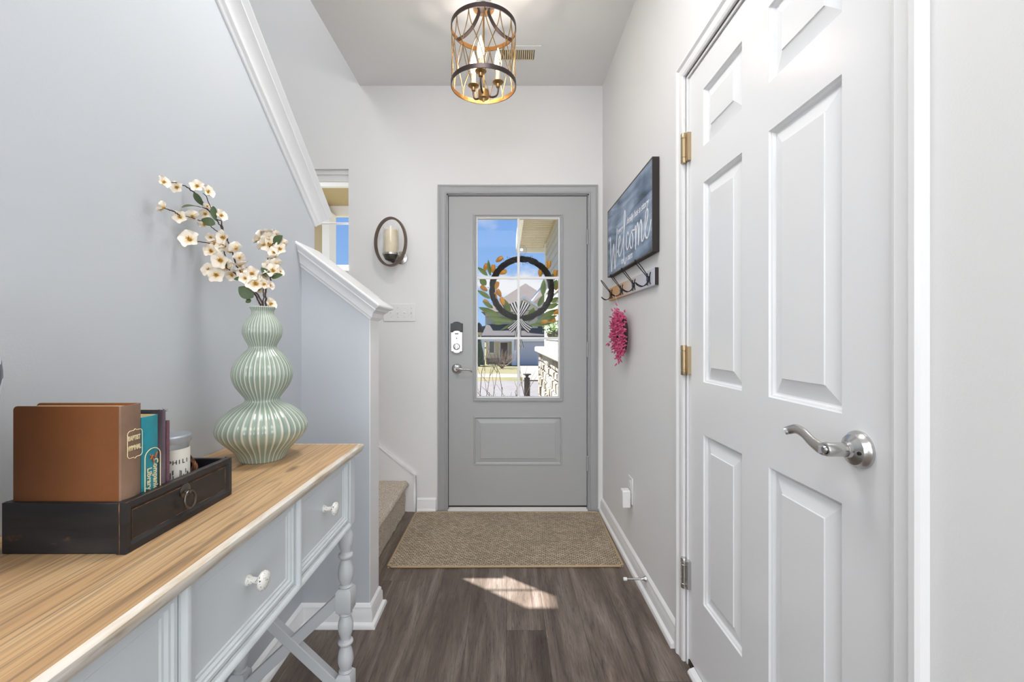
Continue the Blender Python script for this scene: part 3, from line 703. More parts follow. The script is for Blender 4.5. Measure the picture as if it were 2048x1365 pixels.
# lever blade: a flattened, tapering section
n = len(pts); rs = [.0125-.0045*i/n for i in range(n)]
rings = []
for i, p in enumerate(pts):
    t = (pts[min(i+1, n-1)]-pts[max(i-1, 0)]).normalized(); up = Vector((-1, 0, 0)); up = (up-t*up.dot(t)).normalized(); sd = t.cross(up)
    rings.append([p+sd*math.cos(a)*rs[i]+up*math.sin(a)*.0055 for a in (2*PI*j/14 for j in range(14))])
q.add([v for r in rings for v in r], [(i*14+j, i*14+(j+1) % 14, (i+1)*14+(j+1) % 14, (i+1)*14+j) for i in range(n-1) for j in range(14)]+[tuple(range(14)), tuple((n-1)*14+j for j in range(14))[::-1]])
lv = q.build('lever_handle', 'nickel', cd, smooth=50)
q = MB(); q.lathe([(0, .052), (.0075, .052), (.0075, .066), (.006, .068), (0, .068)], 20, M); q.box(c.x-.076, c.x-.066, c.y-.0012, c.y+.0012, c.z-.006, c.z+.006); q.build('lock_button', 'chrome', lv)
q = MB(); q.lathe([(0, 0), (.0032, 0), (.0032, .004), (0, .004)], 12, Matrix.Translation(c+Vector((-.0165, -.021, -.002))) @ Matrix.Rotation(-PI/2, 4, 'Y')); q.build('screw_hole', 'dark_gap', hd)

# ================================================================== PENDANT LIGHT
LX, LY = -.108, 2.10
pl = thing('pendant_light', 'bronze and brass drum cage pendant with three candle bulbs on the hall ceiling', 'ceiling light', (LX, LY, CZ))
TL = Matrix.Translation((LX, LY, 0))
q = MB(); q.lathe([(0, CZ), (.062, CZ), (.062, CZ-.012), (.052, CZ-.030), (.030, CZ-.046), (.016, CZ-.060), (0, CZ-.060)], 36, TL); q.build('canopy', 'brass_aged', pl)
q = MB(); q.lathe([(.050, 2.694), (.050, 2.700), (0, 2.702)], 30, TL); q.lathe([(0, 2.690), (.050, 2.690), (.050, 2.695)], 30, TL); q.lathe([(0, 2.69), (.012, 2.69), (.012, 2.735), (0, 2.735)], 16, TL); q.build('top_plate', 'chrome', pl)
RR = .1535
for z0, z1 in ((2.588, 2.609), (2.321, 2.342)):
    q = MB(); q.lathe([(RR, z0), (RR, z1), (RR-.0035, z1), (RR-.0035, z0), (RR, z0)], 72, TL, close=False)
    # outside bronze, inside brass
    seg = 72
    q.fm = [1 if (i % 4) == 2 else 0 for i in range(len(q.f))]
    q.build('cage_ring', ['bronze', 'bronze_inner'], pl, smooth=30)
NW = 13; dlt = 2*PI/NW; rw = RR-.0045; th0 = -PI/2+math.radians(4.5)
for k in range(NW):
    for sgn in (1, -1):
        pts = []
        for i in range(17):
            t = i/16; e = t+.125*math.sin(2*PI*t)*-1
            th = th0+k*dlt+sgn*dlt*(.5-.5*math.cos(PI*t)); pts.append((LX+rw*math.cos(th), LY+rw*math.sin(th), 2.600-(2.600-2.330)*t))
        q = MB(); q.tube(pts, .0021, 6); q.build('cage_wire', 'brass_aged', pl)
for a in (30, 150, 270):
    a = math.radians(a); d = Vector((math.cos(a), math.sin(a), 0))
    P = [Vector((LX, LY, 2.698))+d*.022, Vector((LX, LY, 2.665))+d*.034, Vector((LX, LY, 2.625))+d*.065, Vector((LX, LY, 2.602))+d*.105, Vector((LX, LY, 2.594))+d*.151]
    pts = spline(P, 6); sd = Vector((-d.y, d.x, 0)); vs = []
    for i, p in enumerate(pts):
        t = (pts[min(i+1, len(pts)-1)]-pts[max(i-1, 0)]).normalized(); nn = t.cross(sd)
        for s1, s2 in ((-1, -1), (1, -1), (1, 1), (-1, 1)): vs.append(p+sd*.009*s1+nn*.0022*s2)
    m_ = len(pts); q = MB(); q.add(vs, [(i*4+j, i*4+(j+1) % 4, (i+1)*4+(j+1) % 4, (i+1)*4+j) for i in range(m_-1) for j in range(4)]+[(0, 1, 2, 3), tuple((m_-1)*4+j for j in (3, 2, 1, 0))])
    q.build('curved_strap', 'bronze', pl)
q = MB(); q.lathe([(0, 2.30), (.0042, 2.30), (.0042, 2.50), (.0055, 2.502), (.0055, 2.512), (.0042, 2.514), (.0042, 2.695), (0, 2.695)], 12, TL); q.build('centre_rod', 'brass_aged', pl)
q = MB(); q.lathe([(0, 2.252), (.006, 2.253), (.008, 2.262), (.010, 2.266), (.024, 2.268), (.0255, 2.272), (.0255, 2.302), (.022, 2.306), (0, 2.308)], 28, TL); q.build('hub', 'brass_aged', pl)
for a in (262, 15, 137):
    a = math.radians(a); d = Vector((math.cos(a), math.sin(a), 0)); c = Vector((LX, LY, 0))+d*.070
    base = Vector((LX, LY, 0))
    pts = spline([base+d*.022+Vector((0, 0, 2.284)), base+d*.040+Vector((0, 0, 2.280)), base+d*.062+Vector((0, 0, 2.290)), base+d*.070+Vector((0, 0, 2.315)), base+d*.070+Vector((0, 0, 2.338))], 6)
    q = MB(); q.tube(pts, .0045, 10); arm = q.build('candle_arm', 'bronze', pl)
    T = Matrix.Translation(c)
    q = MB(); q.lathe([(0, 2.330), (.009, 2.330), (.0105, 2.335), (.0105, 2.345), (.022, 2.350), (.0265, 2.354), (.0265, 2.356), (.012, 2.357), (0, 2.357)], 24, T); q.build('drip_cup', 'brass_aged', arm)
    q = MB(); q.lathe([(0, 2.356), (.0105, 2.356), (.0105, 2.412), (0, 2.412)], 16, T); q.build('candle_sleeve', 'ivory_sleeve', arm)
    q = MB(); q.lathe([(0, 2.412), (.009, 2.413), (.013, 2.424), (.0165, 2.442), (.0165, 2.455), (.0125, 2.480), (.007, 2.500), (.003, 2.514), (0, 2.520)], 20, T); b = q.build('bulb', 'bulb_glow', arm)
    light('candle_bulb_light', 'POINT', (c.x, c.y, 2.46), 7.5, (1, .92, .82), shadow_soft_size=.02).parent = None
    

# ceiling vent
fc = lambda u, v, t: (u, v, CZ-t)
cv = thing('ceiling_vent', 'white ceiling air vent with dark slots behind the pendant light', 'vent', (.07, 2.59, CZ))
VX0, VX1, VY0, VY1 = -.085, .195, 2.515, 2.675
q = MB()
vp = lambda u, v, d: (u, v, CZ-.003-d)
panel_face(q, VX0, VX1, VY0, VY1, [(VX0+.032, VX1-.032, VY0+.035, VY1-.035, [(.002, -.002), (.002, -.0025)], False)], vp)
for a in ((VX0, VY0, VX1, VY0), (VX1, VY0, VX1, VY1), (VX1, VY1, VX0, VY1), (VX0, VY1, VX0, VY0)):
    q.add([vp(a[0], a[1], 0), vp(a[2], a[3], 0), (a[2], a[3], CZ), (a[0], a[1], CZ)], [(0, 1, 2, 3)])
q.build('vent_frame', 'white_plastic', cv)
boxobj('vent_backing', (VX0+.03, VX1-.03, VY0+.033, VY1-.033, CZ-.0012, CZ-.0002), 'dark_gap', cv)
q = MB(); nsl = 17
for i in range(nsl):
    x = VX0+.036+(VX1-VX0-.072)*(i+.5)/nsl
    q.box(-.0042, .0042, VY0+.034, VY1-.034, -.0006, .0006, M=Matrix.Translation((x, 0, CZ-.005)) @ Matrix.Rotation(math.radians(32), 4, 'Y'))
q.build('vent_louvres', 'ivory_sleeve', cv)

# ================================================================== SCONCE on back wall
sc = thing('wall_sconce', 'oval bronze ring candle sconce on the back wall left of the front door', 'wall sconce', (-.735, D, 1.66))
bc = Vector((bx(803), D, bz(517)))
q = MB(); q.lathe([(0, 0), (.042, 0), (.043, .003), (.040, .007), (.020, .012), (.012, .03), (0, .03)], 32, Matrix.Translation(bc) @ Matrix.Rotation(PI/2, 4, 'X')); q.build('back_plate', 'nickel', sc)
cc = Vector(((781-CX)*2.80/F_PX, 2.80, EYE+(675-484)*2.80/F_PX)); rx, rz = .109, .156
def rot(v): return Matrix.Rotation(math.radians(-12), 3, 'Z') @ Vector(v)
q = MB(); rings = []
ns = 64
for i in range(ns):
    a = 2*PI*i/ns; o_ = Vector((math.cos(a)*rx, 0, math.sin(a)*rz)); nn = Vector((math.cos(a)/rx, 0, math.sin(a)/rz)).normalized()
    rings.append([cc+rot(o_+nn*k1+Vector((0, k2, 0))) for k1, k2 in ((0, -.009), (0, .011), (-.013, .011), (-.013, -.009))])
q.add([v for r in rings for v in r], [(i*4+j, i*4+(j+1) % 4, ((i+1) % ns)*4+(j+1) % 4, ((i+1) % ns)*4+j) for i in range(ns) for j in range(4)])
q.build('ring', 'sconce_bronze', sc, smooth=40)
jb = cc+Vector((.003, 0, -.078))
q = MB(); q.tube([bc+Vector((0, -.01, 0)), bc+Vector((-.02, -.05, -.012)), jb+Vector((.012, .0, -.040)), jb+Vector((0, 0, -.034))], [.012, .014, .016, .012], 12); q.build('arm', 'sconce_bronze', sc)
q = MB(); q.lathe([(0, -.045), (.012, -.045), (.036, -.034), (.047, -.012), (.049, 0), (0, 0)], 32, Matrix.Translation(jb)); q.build('candle_cup', 'nickel_dark', sc)
q = MB(); q.lathe([(.048, -.007), (.052, -.006), (.052, .005), (.048, .006)], 32, Matrix.Translation(jb), close=False); q.build('cup_rim', 'nickel', sc)
q = MB(); q.lathe([(.0475, .002), (.0485, .002), (.0485, .168), (.0475, .168)], 40, Matrix.Translation(jb), close=False); q.build('glass_cylinder', 'candle_glass', sc)
q = MB(); q.lathe([(0, .0015), (.039, .0015), (.040, .004), (.040, .148), (.0385, .151), (.012, .149), (0, .148)], 32, Matrix.Translation(jb)); cn = q.build('pillar_candle', 'candle_wax')
tag(cn, 'ivory pillar candle standing in the glass of the oval wall sconce', 'candle')
q = MB(); q.tube([jb+Vector((0, 0, .148)), jb+Vector((.001, 0, .158))], .0012, 6); q.build('wick', 'ivory_sleeve', cn)

# switch plate
sp = thing('switch_plate', 'white four-gang light switch plate beside the front door', 'light switch', (-.69, D, bz(626)))
q = MB(); q.box(bx(768), bx(832), D-.006, D, bz(643.5), bz(608)); q.build('plate', 'white_plastic', sp, bevel=.003)
for i in range(4):
    x = bx(783+i*13.6); z = bz(626)
    q = MB(); q.box(x-.005, x+.005, D-.0075, D-.006, z-.012, z+.012); q.box(-.0035, .0035, -.010, 0, -.004, .004, M=Matrix.Translation((x, D-.007, z)) @ Matrix.Rotation(math.radians(25 if i % 2 else -25), 4, 'X')); q.build('toggle_switch', 'white_plastic', sp)
    for s1 in (-1, 1):
        q = MB(); q.lathe([(0, 0), (.0025, 0), (.002, .0012), (0, .0012)], 10, Matrix.Translation((x, D-.006, z+s1*.03)) @ Matrix.Rotation(PI/2, 4, 'X'))
        q.build('screw', 'nickel', sp)

# ================================================================== SIGN
YF, YN, SZ0, SZ1 = 2.64, 1.83, 1.493, 1.884
SX = .600
sg = thing('welcome_sign', 'blue-grey weathered wooden sign lettered Welcome above the hook rail', 'sign', (.615, 2.235, SZ0))
q = MB(); q.box(SX, XR-.002, YN, YF, SZ0, SZ1, mi=1)
q.f.pop(4); q.fm.pop(4)   # front face removed (x0 side), replaced below
q.fm = [1]*len(q.f)
f_s = lambda u, v, d: (SX-d, YF-u, SZ0+v)
q.build('board', ['sign_wood', 'sign_side'], sg)
q = MB(); panel_face(q, 0, .81, 0, .391, [(.006, .804, .006, .385, [(.001, -.0005)], False)], f_s); q.build('worn_border', 'sign_edge', sg)
q = MB(); q.add([f_s(.006, .006, -.0005), f_s(.804, .006, -.0005), f_s(.804, .385, -.0005), f_s(.006, .385, -.0005)], [(0, 1, 2, 3)])
for v in (.13, .262): q.box(SX-.0002, SX+.0004, YN+.006, YF-.006, SZ0+v-.0006, SZ0+v+.0006)
q.build('face_panel', 'sign_wood', sg, smooth=0)
strokes = [
    [(.058, .205), (.070, .222), (.078, .20), (.085, .12), (.100, .035), (.108, .030), (.125, .10), (.150, .165), (.158, .14), (.172, .045), (.188, .030), (.205, .10), (.222, .19), (.232, .236)],
    [(.232, .105), (.268, .130), (.298, .160), (.290, .182), (.268, .165), (.258, .115), (.272, .082), (.300, .080), (.345, .125), (.385, .22), (.394, .272), (.383, .288), (.372, .25), (.366, .12), (.372, .040), (.392, .018), (.415, .045)],
    [(.455, .150), (.440, .166), (.420, .145), (.415, .105), (.432, .082), (.462, .098), (.485, .145), (.510, .150), (.532, .118), (.520, .080), (.494, .078), (.480, .108), (.488, .145), (.520, .155), (.560, .150), (.572, .165), (.574, .12), (.574, .055), (.585, .13), (.606, .17), (.618, .14), (.618, .065), (.632, .13), (.655, .17), (.668, .14), (.668, .078), (.690, .075), (.722, .115), (.752, .165), (.750, .19), (.730, .185), (.715, .135), (.722, .085), (.748, .070), (.775, .095), (.795, .135)]]
q = MB()
for st_k in strokes: q.tube([f_s(p.x, p.y, .0008) for p in spline([(a, b, 0) for a, b in st_k], 5)], .0048, 6, flat=(1, 0, 0))
q.build('welcome_script', 'white_print', sg)
def onsign(u, v): return frame((SX-.0004, YF-u, SZ0+v), (0, -1, 0), (0, 0, 1))
text('lettering', 'every', .046, onsign(.295, .214), 'white_print', sg, shear=.3, bold=.0006)
text('lettering', 'family has a story', .046, onsign(.59, .222), 'white_print', sg, shear=.3, bold=.0006, sx=1.05)
text('lettering', 'to', .046, onsign(.335, .042), 'white_print', sg, shear=.3, bold=.0008)
text('lettering', 'ours', .046, onsign(.475, .042), 'white_print', sg, shear=.3, bold=.0008)

# hook rail
hr = thing('hook_rail', 'pale wooden rail with four black wire double hooks under the welcome sign', 'coat rack', (.62, 2.25, 1.355))
RX = .614
boxobj('rail_board', (RX, XR-.001, 1.843, 2.67, 1.357, 1.430), 'rail_wood', hr, bevel=.001)
boxobj('rail_end', (RX+.0005, XR-.001, 1.8415, 1.843, 1.357, 1.430), 'sign_side', hr)
for y in (2.60, 2.365, 2.140, 1.914):
    b = Vector((RX, y, 1.392)); q = MB()
    for s1 in (-1, 1):
        up = [b+Vector((-.004, s1*.010, -.002)), b+Vector((-.010, s1*.007, .012)), b+Vector((-.026, s1*.012, .034)), b+Vector((-.048, s1*.015, .062)), b+Vector((-.060, s1*.007, .078)), b+Vector((-.062, 0, .081))]
        q.tube(spline(up, 5), .0020, 7)
        dn = [b+Vector((-.004, s1*.010, .002)), b+Vector((-.006, s1*.008, -.014)), b+Vector((-.018, s1*.011, -.028)), b+Vector((-.034, s1*.011, -.033)), b+Vector((-.050, s1*.008, -.026)), b+Vector((-.058, s1*.003, -.018)), b+Vector((-.059, 0, -.017))]
        q.tube(spline(dn, 5), .0020, 7)
        leg1 = [b+Vector((-.002, s1*.010, .004)), b+Vector((-.003, s1*.018, .018)), b+Vector((-.001, s1*.022, .026))]
        q.tube(spline(leg1, 4), .0020, 6)
        leg2 = [b+Vector((-.002, s1*.010, -.004)), b+Vector((-.003, s1*.018, -.018)), b+Vector((-.001, s1*.022, -.026))]
        q.tube(spline(leg2, 4), .0020, 6)
    q.box(b.x-.0085, b.x, y-.0125, y+.0125, b.z-.009, b.z+.009)
    q.build('double_hook', 'black_metal', hr)

# pink wreath hanging from a hook
WXc, WYc, WZc = .588, 2.340, 1.155
pw_ = thing('pink_wreath', 'small pink flower wreath hanging by a thread from the hook rail', 'wreath', (WXc, WYc, WZc))
q = MB(); pts = [(WXc+.014, WYc+.098*math.cos(2*PI*i/40), WZc+.098*math.sin(2*PI*i/40)) for i in range(40)]
q.tube(pts, .012, 8, closed=True); q.build('vine_ring', 'grapevine', pw_)
q = MB(); rr = random.Random(5)
for i in range(900):
    a = rr.uniform(0, 2*PI)
    if -.55 < math.atan2(math.sin(a+.9), math.cos(a+.9)) < .1 and rr.random() < .85: continue
    rad = .084+rr.gauss(0, .025); p = Vector((WXc-abs(rr.gauss(0, .011))+.010, WYc+rad*math.cos(a), WZc+rad*math.sin(a)))
    d = Vector((rr.gauss(-.6, .6), math.cos(a)+rr.gauss(0, .7), math.sin(a)+rr.gauss(-.2, .7))).normalized()
    L = rr.uniform(.012, .022)
    q.tube([p, p+d*L*.5, p+d*L], [.0035, .0042, .0008], 4)
q.build('pink_blossoms', 'pink_sprig', pw_, smooth=80)['kind'] = 'stuff'
q = MB(); q.tube([(WXc+.012, WYc, WZc+.10), (.572, 2.347, 1.368)], .0007, 5); q.build('hanging_thread', 'white_plastic', pw_)

# outlet and night light
ou = thing('wall_outlet', 'white outlet plate low on the right wall', 'outlet', (XR, 2.25, .37))
q = MB(); q.box(XR-.006, XR, 2.212, 2.286, .303, .435); q.build('outlet_plate', 'white_plastic', ou, bevel=.003)
for z in (.400, .338):
    q = MB(); q.lathe([(0, 0), (.016, 0), (.016, .002), (0, .002)], 24, Matrix.Translation((XR-.006, 2.249, z)) @ Matrix.Rotation(-PI/2, 4, 'Y')); q.build('socket', 'white_plastic', ou)
q = MB(); q.box(XR-.050, XR-.0085, 2.222, 2.272, .285, .372); nl_ = q.build('plug_in_freshener', 'white_plastic', bevel=.005)
tag(nl_, 'small white plug-in device in the low wall outlet', 'plug-in')
# door stop
ds = thing('door_stop', 'thin metal door stop with white tip on the right baseboard', 'door stop', (.614, 1.965, .072))
q = MB(); q.lathe([(0, -.001), (.013, -.001), (.012, .004), (.006, .012), (.0045, .02), (.0040, .085), (0, .085)], 16, Matrix.Translation((.614, 1.965, .072)) @ Matrix.Rotation(-PI/2, 4, 'Y')); q.build('stop_rod', 'nickel', ds)
q = MB(); q.lathe([(0, .083), (.0075, .083), (.0075, .096), (.006, .098), (0, .098)], 16, Matrix.Translation((.614, 1.965, .072)) @ Matrix.Rotation(-PI/2, 4, 'Y')); q.build('rubber_tip', 'white_plastic', ds)

# ================================================================== DOOR MAT
mt = thing('door_mat', 'tan woven doormat on the floor in front of the grey door', 'doormat', (.02, 2.53, 0))
MC = [(-.585, D-.036), (.592, D-.036), (.578, 2.205), (-.588, 2.195)]
q = MB(); ng = 24
def mp_(s, t):
    a = Vector(MC[3]).lerp(Vector(MC[2]), s); b = Vector(MC[0]).lerp(Vector(MC[1]), s); return a.lerp(b, t)
vs = []
for j in range(ng+1):
    for i in range(ng+1): p = mp_(i/ng, j/ng); vs.append((p.x, p.y, .0075))
fs = [(j*(ng+1)+i, j*(ng+1)+i+1, (j+1)*(ng+1)+i+1, (j+1)*(ng+1)+i) for j in range(ng) for i in range(ng)]
q.add(vs, fs)
q.prism([tuple(p) for p in MC[::-1]], lambda u, v, t: (u, v, t), .0005, .0072)
q.build('woven_field', 'mat_weave', mt, smooth=0)
q = MB(); loop = [mp_(0, 0), mp_(1, 0), mp_(1, 1), mp_(0, 1)]; pts = []
for i in range(4):
    a, b = loop[i], loop[(i+1) % 4]
    for k in range(8):
        p = a.lerp(b, .02+.96*k/7); pts.append((p.x, p.y, .0062))
q.tube(pts, .0056, 8, closed=True); q.build('binding', 'mat_binding', mt)

# ================================================================== CONSOLE TABLE
TZ = .821; TF = -.429; TB = -.808; TY0, TY1 = .20, 1.339
ct = thing('console_table', 'pale grey-blue console table with pine top against the left wall', 'console table', (-.62, .77, 0))
# top: flat pine surface, worn moulded edge
q = MB(); q.box(TB, TF-.012, TY0+.012, TY1-.012, TZ-.022, TZ); q.build('tabletop', 'pine_top', ct, bevel=.0)
ep = [(0, 0), (.0, -.022), (.006, -.022), (.0085, -.018), (.010, -.013), (.012, -.012), (.012, -.004), (.009, -.0008)]
q = MB(); ep2 = [(-.0001, -.0002), (-.0001, -.0225), (.0065, -.0225), (.009, -.018), (.0115, -.013), (.0125, -.008), (.0118, -.003), (.008, -.0006)]
sweep2d(q, ep2, [(TB, TY0+.012), (TF-.012, TY0+.012), (TF-.012, TY1-.012), (TB, TY1-.012)], TZ)
q.build('top_edge', 'pine_edge', ct, smooth=40)['label'] = 'whitewashed worn table edge'
# apron carcass
AX = -.445; AZ0, AZ1 = .605, TZ-.0225
YA0, YA1 = .245, 1.300
q = MB()
dr = [(.286, .606), (.626, .940), (.960, 1.258)]
fa = lambda u, v, d: (AX+d, u, v)
panel_face(q, YA0, YA1, AZ0, AZ1, [(a, b, AZ0+.014, AZ1-.006, [(.0, -.004), (.0015, -.012)], True) for a, b in dr], fa)
q.box(-.790, -.776, YA0, YA1, AZ0, AZ1); q.box(-.776, AX, YA1-.014, YA1, AZ0, AZ1); q.box(-.776, AX, YA0, YA0+.014, AZ0, AZ1)
q.box(-.776, AX-.014, YA0, YA1, AZ0+.002, AZ0+.010)
# half-round beads and dividers on the face
for y in (.616, .950): q.lathe([(.0075, AZ0+.006), (.0075, AZ1)], 12, Matrix.Translation((AX, y, 0)))
q.prism([(0, 0), (.006, .0), (.006, .004), (.004, .008), (.002, .010), (0, .010)], lambda u, v, t: (AX+u, t, AZ0+v-.001), YA0+.042, YA1-.042)
q.build('apron', 'table_blue', ct, smooth=30)
for (a, b) in dr:
    q = MB(); a += .003; b -= .003; z0, z1 = AZ0+.017, AZ1-.008
    fdr = lambda u, v, d: (AX-.001+d, u, v)
    panel_face(q, a, b, z0, z1, [(a+.006, b-.006, z0+.006, z1-.006, [(.002, -.003), (.006, -.003), (.009, -.007), (.013, -.007), (.015, -.009)], True)], fdr)
    for e in ((a, z0, b, z0), (b, z0, b, z1), (b, z1, a, z1), (a, z1, a, z0)):
        q.add([fdr(e[0], e[1], 0), fdr(e[2], e[3], 0), fdr(e[2], e[3], -.010), fdr(e[0], e[1], -.010)], [(0, 1, 2, 3)])
    d_ = q.build('drawer', 'table_blue', ct, smooth=25)
    kc = Vector((AX-.010, (a+b)/2, .712))
    q = MB(); q.lathe([(0, 0), (.0095, 0), (.009, .003), (.0062, .007), (.0052, .014), (.0062, .019), (.010, .0215), (.0145, .0235), (.0165, .027), (.0155, .031), (.010, .034), (0, .0355)], 28, Matrix.Translation(kc) @ Matrix.Rotation(PI/2, 4, 'Y')); q.build('knob', 'knob_white', d_, smooth=60)
# turned legs
def leg_prof(z0, z1, seq):
    return [(r, z0+(z1-z0)*t) for t, r in seq]
bob = [(0, .0135), (.03, .019), (.06, .0135), (.08, .016), (.20, .0215), (.33, .0195), (.42, .0145), (.45, .014), (.475, .0195), (.50, .021), (.525, .0195), (.545, .014), (.58, .0145), (.70, .0205), (.82, .0205), (.92, .0150), (.94, .0145), (.965, .0195), (1, .0135)]
for x in (-.463, -.766):
    for y in (1.281, .266):
        q = MB(); T = Matrix.Translation((x, y, 0))
        for z0, z1 in ((.420, .606), (.176, .352)):
            fine = []; pts = spline([(r, 0, z) for r, z in leg_prof(z0, z1, bob)], 3)
            q.lathe([(max(p.x, .008), p.z) for p in pts], 24, T)
        for z0, z1 in ((.350, .422), (.100, .178)):
            h = .0215; c_ = .010
            prof = [(h*.72, z0), (h*1.0, z0+.008), (h, z1-.008), (h*.72, z1)]
            ring = []; vs = []
            for r, z in prof:
                for k in range(4):
                    a = PI/4+k*PI/2; vs.append((x+r*math.sqrt(2)*math.cos(a), y+r*math.sqrt(2)*math.sin(a), z))
            q.add(vs, [(i*4+j, i*4+(j+1) % 4, (i+1)*4+(j+1) % 4, (i+1)*4+j) for i in range(3) for j in range(4)]+[(3, 2, 1, 0), (12, 13, 14, 15)])
        q.lathe([(.012, 0), (.018, .012), (.0205, .035), (.017, .070), (.0135, .085), (.018, .092), (.0135, .102)], 24, T)
        q.build('leg', 'table_leg_grey', ct, smooth=40)
# corner posts above the legs
for x in (-.463, -.768):
    for y in (1.281, .266):
        boxobj('corner_post', (x-.020, x+.0205, y-.0205, y+.0205, AZ0-.004, AZ1), 'table_blue', ct, bevel=.004)
# crossed end braces
def bar(p, q_, wdt, hgt, name):
    p, q_ = Vector(p), Vector(q_); t = (q_-p).normalized(); sd = Vector((0, 1, 0)); up = t.cross(sd); m = MB()
    vs = [c+sd*a*wdt/2+up*b*hgt/2 for c in (p, q_) for a, b in ((-1, -1), (1, -1), (1, 1), (-1, 1))]
    m.add(vs, [(0, 1, 2, 3), (7, 6, 5, 4)]+[(i, (i+1) % 4, 4+(i+1) % 4, 4+i) for i in range(4)]); return m.build(name, 'table_leg_grey', ct, bevel=.002)
for y in (1.281, .266):
    bar((-.480, y, .388), (-.750, y, .135), .022, .030, 'cross_brace'); bar((-.750, y-.001, .388), (-.480, y-.001, .135), .024, .030, 'cross_brace')

# ================================================================== DRAWER TRAY WITH BOOKS
tr = thing('drawer_tray', 'black distressed wooden drawer used as a tray on the console table', 'tray', (-.646, .776, TZ))
X0, X1, Y0_, Y1_ = -.741, -.557, .653, .900; Z0, Z1 = TZ+.0005, .8975
q = MB(); q.box(X0, X1-.009, Y0_, Y0_+.007, Z0, Z1-.001); q.box(X0, X1-.009, Y1_-.007, Y1_, Z0, Z1-.001); q.box(X0, X0+.006, Y0_+.007, Y1_-.007, Z0, Z1-.001); q.box(X0+.006, X1-.009, Y0_+.007, Y1_-.007, Z0+.003, Z0+.008)
q.build('tray_box', 'distressed_black', tr, bevel=.001)
q = MB(); ft = lambda u, v, d: (X1+d, u, v)
panel_face(q, Y0_-.002, Y1_+.002, Z0, Z1, [(Y0_+.006, Y1_-.006, Z0+.009, Z1-.009, [(.001, .0), (.006, -.004), (.007, -.004)], False)], ft)
panel_face(q, Y0_+.013, Y1_-.013, Z0+.016, Z1-.016, [], lambda u, v, d: (X1-.004+d, u, v))
q.box(X1-.0090, X1-.0045, Y0_-.0012, Y1_+.0012, Z0+.0004, Z1-.0004)
for e in ((Y0_-.002, Z0, Y1_+.002, Z0), (Y1_+.002, Z0, Y1_+.002, Z1), (Y1_+.002, Z1, Y0_-.002, Z1), (Y0_-.002, Z1, Y0_-.002, Z0)):
    q.add([ft(e[0], e[1], 0), ft(e[2], e[3], 0), ft(e[2], e[3], -.0142), ft(e[0], e[1], -.0092)], [(0, 1, 2, 3)])
q.build('tray_front', 'distressed_black', tr, smooth=20)
q = MB()  # rubbed-through edges
for (a, b, c_, d) in ((Y0_+.0125, Y1_-.0125, Z1-.0168, Z1-.0154), (Y0_+.0125, Y1_-.0125, Z0+.0155, Z0+.0162)): q.box(X1-.0042, X1-.0034, a, b, c_, d)
for y in (Y0_+.0125, Y1_-.0135): q.box(X1-.0042, X1-.0034, y, y+.0008, Z0+.016, Z1-.016)
q.box(X1-.0004, X1+.0004, Y0_-.002, Y1_+.002, Z1-.0005, Z1+.0002); q.box(X1-.0096, X1-.0088, Y0_-.0024, Y0_-.0018, Z0, Z1)
q.box(X1-.0120, X1-.0112, Y0_-.0003, Y0_+.0003, Z0+.002, Z1-.004)
q.build('worn_edges', 'worn_edge', tr)
rc = Vector((X1-.004, .776, .873))
q = MB(); q.lathe([(0, 0), (.0125, 0), (.0125, .0012), (.010, .0022), (0, .0026)], 28, Matrix.Translation(rc) @ Matrix.Rotation(PI/2, 4, 'Y')); q.lathe([(0, .001), (.004, .002), (.003, .010), (0, .011)], 12, Matrix.Translation(rc+Vector((0, 0, -.002))) @ Matrix.Rotation(PI/2, 4, 'Y'))
pull = q.build('ring_pull_plate', 'nickel_dark', tr)
q = MB(); q.tube([(rc.x+.0075+.003*math.sin(a*.5), rc.y+.013*math.sin(a), rc.z-.0155+.0145*math.cos(a)) for a in (2*PI*i/36 for i in range(36))], .0019, 8, closed=True); q.build('pull_ring', 'nickel_dark', pull)

ZB = Z0+.0085
def book(name, label, x0, x1, y0, y1, z1, cov, spine, paper='paper', inset=.004, hinge=.008, round_=.004, cv_t=.0022, z0=ZB):
    b = thing(name, label, 'book', ((x0+x1)/2, (y0+y1)/2, z0), group=None)
    for ya, yb in ((y0, y0+cv_t), (y1-cv_t, y1)):
        rc_ = .006
        prof = [(x1-hinge, z0), (x1-hinge, z1)]+[(x0+rc_-rc_*math.sin(k*PI/12), z1-rc_+rc_*math.cos(k*PI/12)) for k in range(7)]+[(x0+rc_-rc_*math.cos(k*PI/12), z0+rc_-rc_*math.sin(k*PI/12)) for k in range(7)]
        q = MB(); q.prism(prof, lambda u, v, t: (u, t, v), ya, yb); q.build('cover', cov, b, bevel=.0005)
    q = MB(); w_ = y1-y0; n_ = 12; out = []; 
    for i in range(n_+1):
        t = i/n_; out.append((x1-.001-hinge*.0+round_*math.sin(PI*t)-round_, y0+w_*t))
    inn = [(x-.0022, y0+cv_t*.6+(w_-1.2*cv_t)*(i/n_)) for i, (x, y) in enumerate(out)]
    poly = [(x1-hinge-.0005, y0)]+out+[(x1-hinge-.0005, y1)]+[(x1-hinge-.0005, y1-cv_t*.6)]+inn[::-1]+[(x1-hinge-.0005, y0+cv_t*.6)]
    q.prism(poly, lambda u, v, t: (u, v, t), z0, z1); q.build('spine', spine, b, smooth=50)
    q = MB(); q.box(x0+inset, x1-round_-.004, y0+cv_t, y1-cv_t, z0+.002, z1-inset); q.build('pages', paper, b)
    return b
h1 = book('hymnal', 'thick brown hymnal at the near end of the black tray', -.7325, -.5668, .6605, .6955, 1.0375, 'book_brown', 'book_brown_spine')
sx_ = -.5622
fs1 = lambda y, z: (sx_+.0003, y, z)
Lc = Vector((0, .678, .982))
